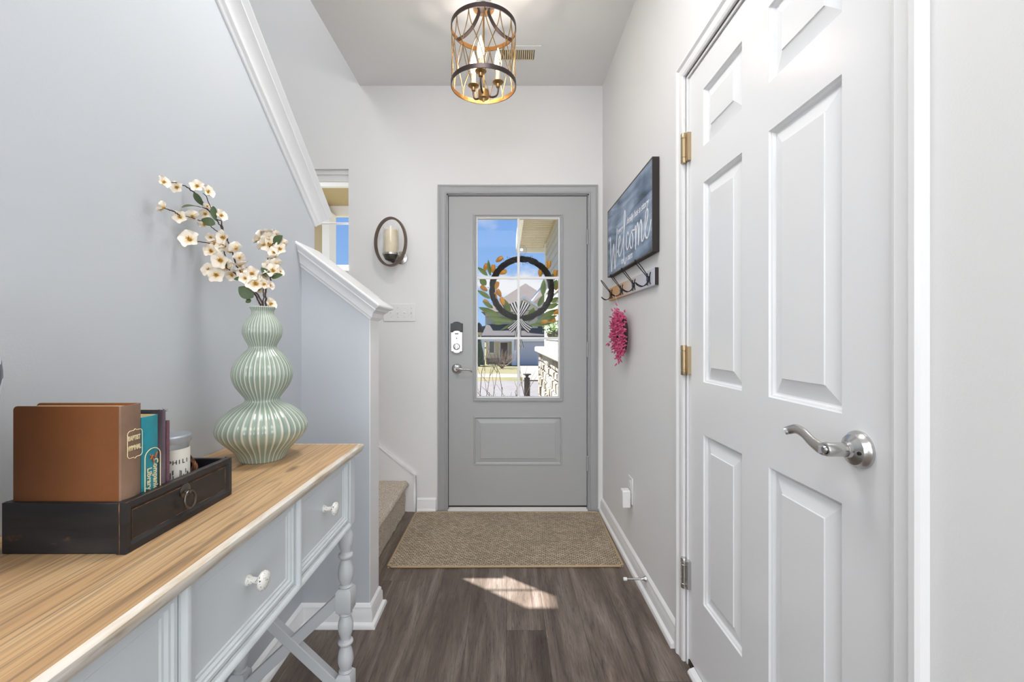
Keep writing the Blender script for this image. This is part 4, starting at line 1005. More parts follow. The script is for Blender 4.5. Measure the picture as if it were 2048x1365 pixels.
def rr_outline(cy, cz, hw, hh, r, x):
    pts = []
    for (sx1, sy1, a0) in ((1, 1, 0), (-1, 1, 90), (-1, -1, 180), (1, -1, 270)):
        for k in range(5):
            a = math.radians(a0+k*22.5); pts.append((x, cy+sx1*(hw-r)+r*math.cos(a), cz+sy1*(hh-r)+r*math.sin(a)))
        if a0 in (0, 180): pts += [(x, cy+sx1*.002, cz+sy1*hh), (x, cy+sx1*.0008, cz+sy1*(hh+.0018)), (x, cy-sx1*.0008, cz+sy1*(hh+.0018)), (x, cy-sx1*.002, cz+sy1*hh)]
    return pts
q = MB(); q.tube(rr_outline(.6785, .978, .0135, .0205, .005, -.5663), .0005, 4, closed=True); q.build('title_frame', 'gold_print', h1)
text('title', 'BAPTIST', .0098, frame((-.5674, .6785, .9865), (0, 1, 0), (0, 0, 1)), 'gold_print', h1, bold=.0003, sx=.62, extr=.0004)
text('title', 'HYMNAL', .0098, frame((-.5674, .6785, .9715), (0, 1, 0), (0, 0, 1)), 'gold_print', h1, bold=.0003, sx=.62, extr=.0004)
h2 = book('story_book', 'teal book with gold lettering beside the brown hymnal', -.722, -.5668, .6965, .7295, 1.014, 'book_cream', 'book_teal')
q = MB(); arch = [(-.5666, .7285, .835), (-.5666, .7285, .950)]+[(-.5666, .713+.0155*math.cos(a), .950+.0125*math.sin(a)) for a in (PI*i/10 for i in range(11))]+[(-.5666, .6975, .835)]
q.tube(arch, .0007, 5); q.build('title_frame', 'gold_print', h2)
text('title', 'Companion', .0128, frame((-.5674, .7195, .916), (0, 0, -1), (0, 1, 0)), 'gold_print', h2, bold=.0002, extr=.0004, sx=.95)
text('title', 'Library', .0128, frame((-.5674, .7070, .915), (0, 0, -1), (0, 1, 0)), 'gold_print', h2, bold=.0002, extr=.0004, sx=.95)
q = MB(); q.tube([(-.5666, .708, .945), (-.5666, .713, .951), (-.5666, .717, .946), (-.5666, .722, .954)], .0012, 5); q.tube([(-.5666, .707, .953), (-.5666, .712, .948), (-.5666, .716, .938)], .0010, 5); q.build('spine_figure', 'orange_print', h2)
h3 = book('old_book', 'dark purple-grey worn book with frayed cloth spine in the tray', -.724, -.568, .7300, .7480, 1.018, 'book_black', 'book_purple')
q = MB(); rr = random.Random(9)
for i in range(26):
    p = Vector((-.571+rr.uniform(-.008, .0), .730+rr.uniform(0, .018), 1.015)); d = Vector((rr.gauss(.3, .6), rr.gauss(0, .7), rr.uniform(.2, 1))).normalized()
    q.tube([p, p+d*.004, p+d*.007+Vector((0, rr.gauss(0, .003), 0))], [.0004, .0003, .0002], 4)
q.build('frayed_threads', 'book_purple', h3)
h4 = book('thin_book', 'thin plum-coloured book at the far side of the row in the tray', -.717, -.569, .7485, .7555, .999, 'book_plum', 'book_plum', round_=.002, cv_t=.0015)
# candle jar
cj = thing('candle_jar', 'small clear candle jar with white label and steel lid in the tray', 'candle', (-.605, .797, ZB))
T = Matrix.Translation((-.6055, .797, ZB)); rj = .0315
q = MB(); q.lathe([(0, 0), (rj-.002, 0), (rj, .002), (rj, .122), (rj-.002, .122), (rj-.002, .006), (0, .006)], 40, T); q.build('glass_jar', 'clear_glass', cj)
q = MB(); q.lathe([(0, .007), (rj-.0028, .007), (rj-.0028, .098), (0, .098)], 32, T); q.build('wax', 'candle_wax', cj)
q = MB(); q.lathe([(0, .1225), (rj+.002, .1225), (rj+.003, .1245), (rj+.003, .1330), (rj+.001, .1355), (0, .136)], 40, T); q.build('lid', 'jar_lid', cj)
q = MB(); vs = []; na = 16
for i in range(na+1):
    a = math.radians(-95+130*i/na)
    for z in (.028, .112): vs.append(T @ Vector((math.cos(a)*(rj+.0004), math.sin(a)*(rj+.0004), z)))
q.add(vs, [(i*2, i*2+2, i*2+3, i*2+1) for i in range(na)]); lb = q.build('jar_label', 'label_paper', cj)
for i, ch in enumerate('DELPHI'):
    a = math.radians(-72+i*12.5); n_ = Vector((math.cos(a), math.sin(a), 0))
    if ch in 'DEL': continue
for i, ch in enumerate('PHILI'):
    a = math.radians(-50+i*13); n_ = Vector((math.cos(a), math.sin(a), 0))
    text('label_letter', ch, .0105, frame((T @ Vector((0, 0, .090)))+n_*(rj+.0006), (-n_.y, n_.x, 0), (0, 0, 1)), 'print_black', lb, extr=.0002, bold=.0001)
q = MB()
rr = random.Random(3)
for i in range(14):
    a = math.radians(rr.uniform(-60, 20)); z = rr.uniform(.05, .07); n_ = Vector((math.cos(a), math.sin(a), 0))
    p = (T @ Vector((0, 0, z)))+n_*(rj+.0005); q.tube([p, p+Vector((0, 0, rr.uniform(.004, .012)))], .0008, 4)
q.build('label_drawing', 'furniture_dark', lb)
# twig ball
tb = thing('twig_ball', 'small ball of copper-brown twigs beside the candle jar in the tray', 'ornament', (-.636, .856, ZB)); q = MB(); rr = random.Random(11); c = Vector((-.6340, .8620, ZB+.0435))
for i in range(34):
    ax = Vector((rr.gauss(0, 1), rr.gauss(0, 1), rr.gauss(0, 1))).normalized(); u = ax.orthogonal().normalized(); v = ax.cross(u); r_ = .0335+rr.uniform(-.003, .0012)
    q.tube([c+Vector([k1*k2 for k1, k2 in zip((u*math.cos(a)+v*math.sin(a))*r_+ax*.006*math.sin(3*a), (.95, .80, 1.24))]) for a in (2*PI*k/20 for k in range(20))], .0011, 5, closed=True)
q.build('twig_weave', 'twig_copper', tb)

# patterned vase at the left frame edge
pv = thing('patterned_vase', 'black and white patterned ceramic vase at the near end of the table', 'vase', (-.719, .515, TZ))
q = MB(); prof = spline([(.040, 0, 0), (.045, 0, .01), (.050, 0, .07), (.068, 0, .16), (.086, 0, .23), (.0905, 0, .275), (.080, 0, .325), (.050, 0, .36), (.034, 0, .38), (.042, 0, .40)], 4)
q.lathe([(0, 0.0005)]+[(p.x, p.z+.0005) for p in prof]+[(.036, .395), (.030, .38), (0, .36)], 48, Matrix.Translation((-.7155, .512, TZ))); q.build('vase_body', 'patterned_ceramic', pv, smooth=60)

# ================================================================== CELADON GOURD VASE
VXc, VYc = -.640, 1.168
va = thing('gourd_vase', 'tall ribbed celadon green triple gourd vase on the console table', 'vase', (VXc, VYc, TZ))
P = [(.053, 0), (.0555, .004), (.058, .010), (.066, .024), (.083, .042), (.100, .060), (.1085, .078), (.106, .096), (.094, .115), (.072, .134), (.050, .146), (.0415, .153), (.0415, .160), (.050, .172), (.064, .192), (.0715, .213), (.072, .230), (.067, .248), (.054, .268), (.040, .283), (.0335, .291), (.0335, .297), (.039, .308), (.0455, .322), (.0475, .334), (.045, .350), (.036, .366), (.029, .376), (.0265, .382), (.027, .389), (.0305, .395), (.0308, .398), (.028, .3985), (.0245, .392), (.022, .38), (.026, .36)]
pp = spline([(r, 0, z) for r, z in P], 3); seg = 240; NR = 38
q = MB(); vs = []; rib = []
for j in range(seg):
    a = 2*PI*j/seg
    for i, p in enumerate(pp):
        k = abs(math.cos(NR*a/2)); t = i/(len(pp)-1); amp = .0; 
        rid = 1-(1-k)**.8 if k > 0 else 0
        depth = .0026*min(1, p.x/.07)*(1 if p.z > .006 else p.z/.006)*(0 if t > .9 else 1)
        sh = k**1.2
        r = p.x-depth*(1-sh)
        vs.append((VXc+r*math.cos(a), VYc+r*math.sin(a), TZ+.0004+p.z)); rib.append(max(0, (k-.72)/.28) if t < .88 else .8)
m_ = len(pp)
q.add(vs, [(j*m_+i, ((j+1) % seg)*m_+i, ((j+1) % seg)*m_+i+1, j*m_+i+1) for j in range(seg) for i in range(m_-1)]+[tuple(j*m_ for j in range(seg))[::-1]])
q.attr['rib'] = rib; q.recalc = True
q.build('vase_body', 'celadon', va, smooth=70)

# ---- blossom branches (three sprays standing in the vase)
def fp(cx, cy, dy=0):   # spray outline units -> point, kept clear of the wall
    Y = min(VYc+dy, .782*F_PX/(CX-(290+cx/4.403))); return at(290+cx/4.403, 330+cy/4.403, Y)
def blossom_mesh():
    q = MB(); thr = []; rr = random.Random(2)
    for k in range(5):
        a0 = 2*PI*k/5; Rm = Matrix.Rotation(a0, 3, 'Z'); nu, nv = 6, 6; vs = []
        for i in range(nu+1):
            t = i/nu; wdt = .0080*math.sin(PI*(.08+.74*t))**.75
            for j in range(nv+1):
                s = 2*j/nv-1; x = .0020+.0128*t-.0034*(abs(s)**2)*t**2; z = .0075*(t**1.2)+.0026*s*s*t-.0032*t**3+.0006*math.sin(5*s+k)
                y = s*wdt; vs.append(Rm @ Vector((x, y, z+(k % 2)*.0006))); thr.append(max(0, 1-t*2.4))
        q.add(vs, [(i*(nv+1)+j, i*(nv+1)+j+1, (i+1)*(nv+1)+j+1, (i+1)*(nv+1)+j) for i in range(nu) for j in range(nv)])
    q.attr['throat'] = thr; return q
proto = []
for i in range(1):
    q = blossom_mesh(); q.recalc = False; b = q.build('blossom', 'petal', None, smooth=80); b_me = b.data; bpy.data.objects.remove(b)
q = MB(); rr = random.Random(4)
for i in range(16):
    a = 2*PI*i/16+rr.uniform(-.1, .1); tl = rr.uniform(.2, .6); d = Vector((math.cos(a)*tl, math.sin(a)*tl, 1)).normalized(); L = rr.uniform(.0045, .0075)
    q.tube([(0, 0, .001), d*L], .00035, 4); q.lathe([(0, -.0006), (.0007, 0), (0, .0006)], 6, Matrix.Translation(d*L))
q.lathe([(0, -.003), (.0022, -.002), (.0026, .001), (0, .002)], 10)
c_ = q.build('stamens', 'flower_center', None); c_me = c_.data; bpy.data.objects.remove(c_)
q = MB(); vs = []; nu, nv = 10, 4
for i in range(nu+1):
    t = i/nu; wd = .5*math.sin(PI*t**.85)**.8 if 0 < t < 1 else 0
    for j in range(nv+1):
        s = 2*j/nv-1; vs.append((t, s*wd*.45, .10*math.sin(PI*t)+.10*s*s*wd))
q.add(vs, [(i*(nv+1)+j, i*(nv+1)+j+1, (i+1)*(nv+1)+j+1, (i+1)*(nv+1)+j) for i in range(nu) for j in range(nv)]); q.recalc = False
l_ = q.build('leaf', 'leaf_green', None, smooth=80); l_me = l_.data; bpy.data.objects.remove(l_)
def put(mesh, name, parent, M):
    o = bpy.data.objects.new(name, mesh); COL.objects.link(o); o.parent = parent
    if parent.type == 'EMPTY': M = Matrix.Translation(-parent.location) @ M
    o.matrix_local = M; return o
rr = random.Random(21)
def spray(name, label, stems, flowers, leaves, depth):
    base = fp(*stems[0][0], depth(*stems[0][0]))
    T = thing(name, label, 'flowers', (base.x, base.y, base.z), group=None)
    q = MB()
    for s_pts in stems:
        pts = spline([fp(x, y, depth(x, y)) for x, y in s_pts], 5); n = len(pts)
        for k in range(2, n-1): pts[k] = pts[k]+Vector((rr.gauss(0, .0006), rr.gauss(0, .001), rr.gauss(0, .0006)))
        r0 = .0024 if s_pts is stems[0] else .0016
        q.tube(pts, [r0*(1-.5*i/n) for i in range(n)], 6)
    q.build('stem', 'stem_brown', T)
    for (x, y, s, facing) in flowers:
        p = fp(x, y, depth(x, y)+rr.uniform(-.012, .006))
        if facing == 'f': d = Vector((.25+rr.gauss(0, .15), -1, .05+rr.gauss(0, .15)))
        elif facing == 'b': d = Vector((-.4+rr.gauss(0, .2), .5, .6+rr.gauss(0, .2)))
        elif facing == 'l': d = Vector((-1, -.2, .5))
        elif facing == 'r': d = Vector((1, -.3, .35))
        elif facing == 'u': d = Vector((rr.gauss(0, .3), -.2, 1))
        else: d = Vector((rr.gauss(0, .6), -.55+rr.gauss(0, .35), rr.gauss(.25, .5)))
        M = Matrix.Translation(p) @ d.to_track_quat('Z', 'Y').to_matrix().to_4x4() @ Matrix.Rotation(rr.uniform(0, 2), 4, 'Z') @ Matrix.Scale(s*1.2*p.y/1.168, 4)
        b = put(b_me, 'blossom', T, M); c = put(c_me, 'stamens', b, Matrix())
    for (x0, y0, x1, y1, wdt) in leaves:
        p0 = fp(x0, y0, depth(x0, y0)-.006); p1 = fp(x1, y1, depth(x1, y1)-.012); d = p1-p0; L = d.length; t = d.normalized(); nrm = Vector((.1, -1, .25)); nrm = (nrm-t*nrm.dot(t)).normalized(); sd = nrm.cross(t)
        M = Matrix.Identity(4); wd = wdt/4.403/762/.36
        for k in range(3): M[k][0] = t[k]*L; M[k][1] = sd[k]*wd; M[k][2] = nrm[k]*L*.6; M[k][3] = p0[k]
        put(l_me, 'leaf', T, M)
    return T
dA = lambda x, y: -.03*max(0, (1240-y)/1100)
dB = lambda x, y: .02*max(0, (1240-y)/900)
dC = lambda x, y: .035*max(0, (1240-y)/900)-.0
spray('blossom_branch', 'tallest cream blossom branch, leaning up and left from the vase', [
    [(1050, 1300), (1030, 1210), (965, 1110), (900, 1040), (850, 960), (790, 840), (745, 700), (690, 590), (640, 500), (560, 400), (500, 320), (430, 235)],
    [(690, 590), (670, 500), (620, 470), (580, 380), (540, 280), (510, 250)], [(430, 240), (390, 210), (350, 188), (270, 158), (180, 165)], [(560, 400), (500, 370)]],
    [(160, 155, 1.0, 'r'), (285, 200, .95, 'f'), (460, 190, 1.0, 'f'), (550, 240, 1.05, 'r'), (665, 450, 1.0, 'r'), (545, 375, .8, ''), (535, 435, .9, ''), (695, 640, 1.15, ''), (750, 765, 1.15, 'u'), (705, 715, 1.0, ''),
     (670, 840, 1.35, 'f'), (800, 735, 1.0, 'b'), (830, 820, .9, 'b'), (835, 885, 1.25, 'u'), (870, 950, 1.1, ''), (945, 960, 1.15, 'f'), (885, 1000, .95, 'f'), (975, 1050, 1.4, 'f'), (1040, 1055, .9, 'r'), (1100, 1228, 1.0, 'r')],
    [(495, 378, 318, 378, 50), (430, 240, 512, 362, 42), (620, 525, 495, 478, 62), (598, 362, 625, 495, 45), (955, 1170, 823, 1075, 92), (935, 1188, 885, 1212, 36), (860, 1000, 780, 1008, 30)], dA)
spray('blossom_branch', 'middle cream blossom branch, with small twigs reaching far left', [
    [(1035, 1300), (1010, 1220), (960, 1130), (880, 1040), (800, 960), (720, 900), (640, 760), (600, 700), (450, 675)],
    [(720, 900), (700, 780), (680, 640), (600, 560), (560, 525), (470, 485), (375, 455), (320, 455)], [(250, 408), (205, 395), (170, 380)], [(320, 455), (280, 425), (250, 408)], [(700, 860), (640, 920), (580, 940)]],
    [(165, 375, 1.0, 'l'), (310, 460, 1.0, 'f'), (415, 450, .95, 'b'), (525, 535, .95, ''), (395, 660, 1.45, 'f'), (580, 640, .7, 'f'), (625, 700, 1.2, 'f'), (680, 720, 1.0, ''), (583, 762, 1.1, 'f'), (640, 820, 1.0, 'l'), (720, 905, 1.0, 'f'),
     (570, 930, 1.15, 'f'), (628, 972, 1.25, 'f'), (760, 965, 1.0, ''), (840, 940, 1.0, ''), (770, 880, .9, ''), (905, 925, .9, 'u'), (1000, 1100, .7, '')],
    [], dB)
spray('blossom_branch', 'short cream blossom branch standing upright on the right of the vase', [
    [(1062, 1300), (1062, 1200), (1065, 1100), (1105, 1040), (1105, 980), (1080, 920), (1080, 840), (1100, 760), (1095, 700)],
    [(1110, 970), (1125, 920), (1148, 885)], [(1095, 720), (1140, 680), (1185, 640)], [(1040, 1260), (1045, 1150), (1040, 1060), (1020, 1010)], [(1095, 700), (1050, 670), (1010, 660)]],
    [(1020, 645, 1.25, 'l'), (1085, 605, 1.2, 'u'), (1105, 710, 1.35, 'f'), (1045, 700, 1.1, 'l'), (1100, 650, 1.2, 'f'), (1190, 742, 1.0, 'f'), (1142, 772, .95, ''), (1222, 692, .7, 'b'), (1155, 612, .6, 'b'), (1130, 825, 1.1, 'u'), (1155, 878, 1.0, 'b'),
     (1130, 935, 1.15, ''), (1050, 965, 1.1, ''), (1090, 890, .9, ''), (1095, 1065, .8, 'r'), (1180, 945, .8, 'r')],
    [(1132, 698, 1213, 622, 66), (1100, 982, 1020, 905, 46), (1110, 992, 1215, 968, 44)], dC)

# ================================================================== OUTSIDE
ext = lambda o: struct(o)
q = MB()
def strip(q, pts, m): q.add(pts, [(0, 1, 2, 3)], m)
YS = [(3.06, -.16), (5.0, -.30), (11.6, -1.15), (12.0, -1.28)]
gb = MB()
GX = 60
prev = None
prof_g = [(3.06, -.20, 0), (11.5, -1.12, 0), (12.2, -1.25, 1), (13.6, -1.26, 0), (14.4, -1.36, 2), (26.8, -1.50, 0), (29.2, -1.48, 1), (31.6, -1.47, 0), (44, -1.55, 0), (75, -1.2, 0), (180, -.2, 0)]
for i in range(len(prof_g)-1):
    y0, z0, m_ = prof_g[i]; y1, z1, _ = prof_g[i+1]
    gb.add([(-GX, y0, z0), (GX, y0, z0), (GX, y1, z1), (-GX, y1, z1)], [(0, 1, 2, 3)], m_)
# driveway opposite
gb.add([(1.0, 26.8, -1.44), (6.5, 26.8, -1.44), (6.0, 44.2, -1.50), (1.1, 44.2, -1.50)], [(0, 1, 2, 3)], 1)
gb.recalc = False
struct(gb.build('ground', ['grass', 'concrete', 'asphalt'], smooth=0))
q = MB(); q.box(-1.5, 1.6, 3.06, 4.3, -.25, -.03); struct(q.build('porch_floor', 'concrete', smooth=0))
# unseen slab added to cut the sunlight, then the own house's side roof
q = MB(); q.box(-1.684, 2.4, D+.14, 4.15, 2.90, 3.05); struct(q.build('sun_blocker', 'soffit_tan', smooth=0))
q = MB(); q.box(-3.4, -1.0, 4.35, 5.35, 2.72, 2.80, mi=0); q.box(-3.4, -1.0, 5.35, 5.42, 2.60, 2.82, mi=1); q.box(-3.4, -1.0, 4.3, 4.35, 2.60, 2.82, mi=1)
struct(q.build('side_roof', ['soffit_tan', 'house_trim'], smooth=0))
q = MB()
q.box(-2.50, -2.13, 5.2, 5.34, -.3, 2.72, mi=0); q.box(-2.13, -2.045, 5.14, 5.34, -.3, 2.60, mi=1); struct(q.build('porch_column', ['soffit_tan', 'house_trim'], smooth=0))
# garage wing wall: lap siding above stone
WXw = .66; WYw0, WYw1 = 3.06, 7.35
gw = thing('garage_wing', 'white lap-sided garage wing with stone base right of the front door glass', None, (WXw, 5, -.5), kind='structure')
q = MB(); prof = []
z = .98
while z < 2.66: prof.append((0, z)); prof.append((-.022, z)); prof.append((-.002, z+.125)); z += .125
prof += [(0, z), (.15, z), (.15, .98)]
q.prism(prof[::-1], lambda u, v, t: (WXw+u, t, v), WYw0, WYw1); q.build('lap_siding', 'siding_white', gw, smooth=0)
q = MB(); q.box(WXw-.03, WXw+.2, WYw1-.07, WYw1+.03, .98, 2.7); q.build('corner_board', 'house_trim', gw)
q = MB(); q.box(.22, 1.2, WYw0+1.2, WYw1+.30, 2.68, 2.72, mi=0); q.box(.165, .22, WYw0+1.2, WYw1+.30, 2.64, 2.84, mi=1)
y = WYw0+1.3
while y < WYw1+.25: q.box(.225, .62, y, y+.012, 2.672, 2.682, mi=1); y += .10
q.box(.165, 1.2, WYw1+.30, WYw1+.34, 2.60, 2.84, mi=1); q.build('soffit', ['soffit_tan', 'house_trim'], gw, smooth=0)
q = MB(); q.box(WXw-.10, WXw+.3, WYw0, WYw1+.02, -.6, .90, mi=0); q.build('stone_backing', 'mortar', gw, smooth=0)
rr = random.Random(8)
q = MB(); z = -.55
while z < .88:
    h = rr.uniform(.10, .17); h = min(h, .90-z); y = WYw0
    while y < WYw1:
        l = rr.uniform(.16, .36); g_ = .012; mi = rr.randint(0, 1)
        x0 = WXw-.10-rr.uniform(.02, .045); y2 = min(y+l, WYw1+.03)
        # chiselled stone face
        vs = []
        for a, b in ((y+g_, z+g_), (y2-g_, z+g_), (y2-g_, z+h-g_), (y+g_, z+h-g_)): vs.append((WXw-.10, a, b))
        for a, b in ((y+g_*2+rr.uniform(0, .02), z+g_*1.6), (y2-g_*2-rr.uniform(0, .02), z+g_*1.8), (y2-g_*2, z+h-g_*1.7-rr.uniform(0, .015)), (y+g_*2, z+h-g_*1.6)): vs.append((x0+rr.uniform(0, .012), a, b))
        q.add(vs, [(4, 5, 6, 7)]+[(i, (i+1) % 4, 4+(i+1) % 4, 4+i) for i in range(4)], mi); y += l
    z += h
z = -.55
while z < .88:   # end face towards the street corner
    q.box(WXw-.13, WXw+.12, WYw1+.02, WYw1+.05, z+.01, z+.13, mi=1); z += .145
q.build('stone_facing', ['stone_a', 'stone_b'], gw, smooth=0)
q = MB(); q.box(WXw-.19, WXw+.3, WYw0, WYw1+.10, .90, .985); q.build('stone_cap', 'stone_b', gw, bevel=.02)
# hanging greenery on the siding
hp = MB(); rr = random.Random(14); c = Vector((.52, 5.0, 1.24))
hb = thing('hanging_plant', 'small leafy green plant hanging by the white siding outside', 'plant', (.52, 5.0, 1.24))
for i in range(240):
    d = Vector((rr.gauss(0, 1), rr.gauss(0, 1), rr.gauss(-.1, 1))).normalized()*rr.uniform(.02, .12); p = c+d; e = Vector((rr.gauss(0, 1), rr.gauss(0, 1), rr.gauss(0, 1))).normalized()*.02; f_ = e.orthogonal().normalized()*.008
    hp.add([p-e, p+f_, p+e, p-f_], [(0, 1, 2, 3)])
hp.recalc = False; o = hp.build('foliage', 'plant_green', hb, smooth=0); o['kind'] = 'stuff'
q = MB(); q.lathe([(0, 1.12), (.05, 1.13), (.075, 1.20), (.07, 1.20), (0, 1.19)], 16, Matrix.Translation((.52, 5.0, 0))); q.tube([(.52, 5.0, 1.2), (.55, 5.0, 1.45), (.64, 5.0, 1.5)], .004, 5); q.build('basket', 'furniture_dark', hb)

# wreath on the outside of the glass
WC = Vector((.103, DF+.085, EYE+(675-577)/298.)); WR = .200
wr = thing('door_wreath', 'tulip wreath with dark vine ring and striped bow on the front door glass', 'wreath', WC)
rr = random.Random(6)
q = MB()
for k in range(9):
    ph = rr.uniform(0, 6); fq = rr.choice((3, 4, 5)); pts = []
    for i in range(72):
        a = 2*PI*i/72; b = a*fq*3+ph; r_ = WR+.013*math.cos(b); pts.append(WC+Vector((r_*math.cos(a), .012*math.sin(b), r_*math.sin(a))))
    q.tube(pts, .0095, 6, closed=True)
for i in range(260):
    a = rr.uniform(0, 2*PI); p = WC+Vector(((WR+rr.gauss(0, .016))*math.cos(a), rr.gauss(0, .012), (WR+rr.gauss(0, .016))*math.sin(a))); d = Vector((rr.gauss(0, 1), rr.gauss(0, .5), rr.gauss(0, 1))).normalized()*.016
    q.tube([p, p+d], [.0015, .0006], 4)
q.build('vine_ring', 'wreath_vine', wr, smooth=60)
def wpt(px, py, dy=0): Y = WC.y+dy; return at(px, py, Y)
c5 = lambda x, y, dy=0: wpt(940+x/3.69, 430+y/3.69, dy)
tul = [(215, 330, .5), (115, 390, 1.2), (240, 425, .3), (170, 400, 1.4), (105, 545, 2.6), (195, 525, 1.2), (215, 580, -1.9), (125, 650, 2.6), (215, 795, .1), (545, 790, .2), (600, 780, .2), (580, 370, 1.3), (628, 440, 1.5), (640, 530, 1.2), (520, 430, 1.5), (640, 720, .4), (180, 590, 2.3), (240, 640, 2.0)]
for x, y, a in tul:
    p = c5(x, y, .012+rr.uniform(-.02, .012)); d = Vector((math.cos(a)*.8, rr.uniform(-.1, .3), math.sin(a) if a > 0 else .5)).normalized()
    M = Matrix.Translation(p) @ d.to_track_quat('Z', 'Y').to_matrix().to_4x4(); q = MB()
    for k in range(6):
        Rm = M @ Matrix.Rotation(k*PI/3, 4, 'Z'); vs = []; 
        for i in range(6):
            t = i/5; wd = .0125*math.sin(PI*(.12+.82*t))**.8; rad = .0145*math.sin(PI*(.08+.62*t))+(.001 if k % 2 else 0); z = -.026+.056*t
            for s in (-1, 0, 1): vs.append(Rm @ Vector((rad-.003*abs(s), s*wd, z)))
        q.add(vs, [(i*3+j, i*3+j+1, (i+1)*3+j+1, (i+1)*3+j) for i in range(5) for j in range(2)])
    q.recalc = False; q.build('tulip', 'tulip_orange', wr, smooth=80)
lvs = [(130, 450, 60, 390, 40), (150, 450, 135, 335, 34), (120, 520, 75, 470, 60), (150, 620, 58, 560, 45), (170, 690, 95, 640, 40), (210, 740, 70, 685, 52), (330, 790, 125, 755, 50), (300, 720, 235, 615, 62), (330, 800, 230, 850, 22), (250, 800, 160, 800, 36), (540, 600, 545, 480, 52), (500, 680, 548, 590, 46), (430, 790, 470, 690, 70), (520, 760, 645, 700, 48), (480, 800, 640, 745, 45), (440, 815, 600, 800, 36), (600, 560, 640, 480, 50), (600, 650, 650, 610, 45), (560, 690, 650, 660, 50), (400, 820, 290, 815, 30), (550, 440, 510, 400, 35), (600, 460, 640, 420, 30)]
for x0, y0, x1, y1, wdt in lvs:
    p0 = c5(x0, y0, .0); p1 = c5(x1, y1, rr.uniform(-.01, .025)); d = p1-p0; L = d.length*1.05; t = d.normalized(); nrm = Vector((rr.gauss(0, .2), -1, rr.gauss(0, .2))); nrm = (nrm-t*nrm.dot(t)).normalized(); sd = nrm.cross(t); wd = wdt/3.69/298/.55
    M = Matrix.Identity(4)
    for k in range(3): M[k][0] = t[k]*L; M[k][1] = sd[k]*wd; M[k][2] = nrm[k]*L*.5; M[k][3] = p0[k]
    me = l_me.copy(); me.transform(M); me.materials.clear(); me.materials.append(MATS['wreath_leaf']); o = bpy.data.objects.new('leaf', me); COL.objects.link(o); o.parent = wr; o.matrix_parent_inverse = Matrix.Translation(-wr.location)
def ribbon(pts, widths, name, par):
    q = MB(); vs = []; sv = []; pts = [Vector(p) for p in pts]; n = len(pts)
    for i, p in enumerate(pts):
        t = (pts[min(i+1, n-1)]-pts[max(i-1, 0)]).normalized(); sd = t.cross(Vector((0, 1, 0))).normalized()
        for j in range(7): s = j/6; vs.append(p+sd*(s-.5)*widths[i]); sv.append(s)
    q.add(vs, [(i*7+j, i*7+j+1, (i+1)*7+j+1, (i+1)*7+j) for i in range(n-1) for j in range(6)]); q.attr['stripe'] = sv; q.recalc = False
    return q.build(name, 'ribbon', par, smooth=80)
kn = c5(365, 745, -.03)
def bow(pl, wl, name='bow_loop'):
    P = spline([c5(*p) for p in pl], 5); W = [wl[0]+(wl[1]-wl[0])*i/(len(P)-1) for i in range(len(P))]; ribbon(P, W, name, wr)
bow([(365, 745, -.035), (345, 700, -.05), (325, 645, -.04)], (.03, .070)); bow([(365, 745, -.035), (390, 700, -.05), (415, 648, -.04)], (.03, .066))
bow([(368, 770, -.035), (330, 815, -.045), (290, 850, -.035)], (.025, .05), 'bow_tail'); bow([(368, 770, -.035), (400, 815, -.05), (445, 850, -.035)], (.025, .055), 'bow_tail')
bow([(365, 780, -.035), (345, 900, -.03), (345, 1000, -.03)], (.025, .034), 'bow_tail'); bow([(368, 780, -.035), (362, 900, -.03), (380, 985, -.03)], (.025, .034), 'bow_tail')
# clear suction hook on the inside of the glass
sh = thing('suction_hook', 'clear plastic suction cup hook on the door glass above the wreath', 'hook', (.1, DF+.02, bz(500)))
q = MB(); q.lathe([(.036, 0), (.034, .003), (.022, .008), (.012, .012), (.010, .018), (0, .018)], 32, Matrix.Translation((bx(1043), DF+.0195, bz(500))) @ Matrix.Rotation(PI/2, 4, 'X'), close=False); q.build('suction_cup', 'clear_glass', sh)
q = MB(); q.lathe([(0, .016), (.010, .016), (.010, .022), (0, .022)], 20, Matrix.Translation((bx(1043), DF+.0195, bz(500))) @ Matrix.Rotation(PI/2, 4, 'X')); q.build('hook_cap', 'nickel', sh)
q = MB(); q.tube([(bx(1043)+.0355*math.cos(a), DF+.0175, bz(500)+.0355*math.sin(a)) for a in (2*PI*i/32 for i in range(32))], .0012, 6, closed=True); q.build('cup_rim', 'jar_lid', sh)

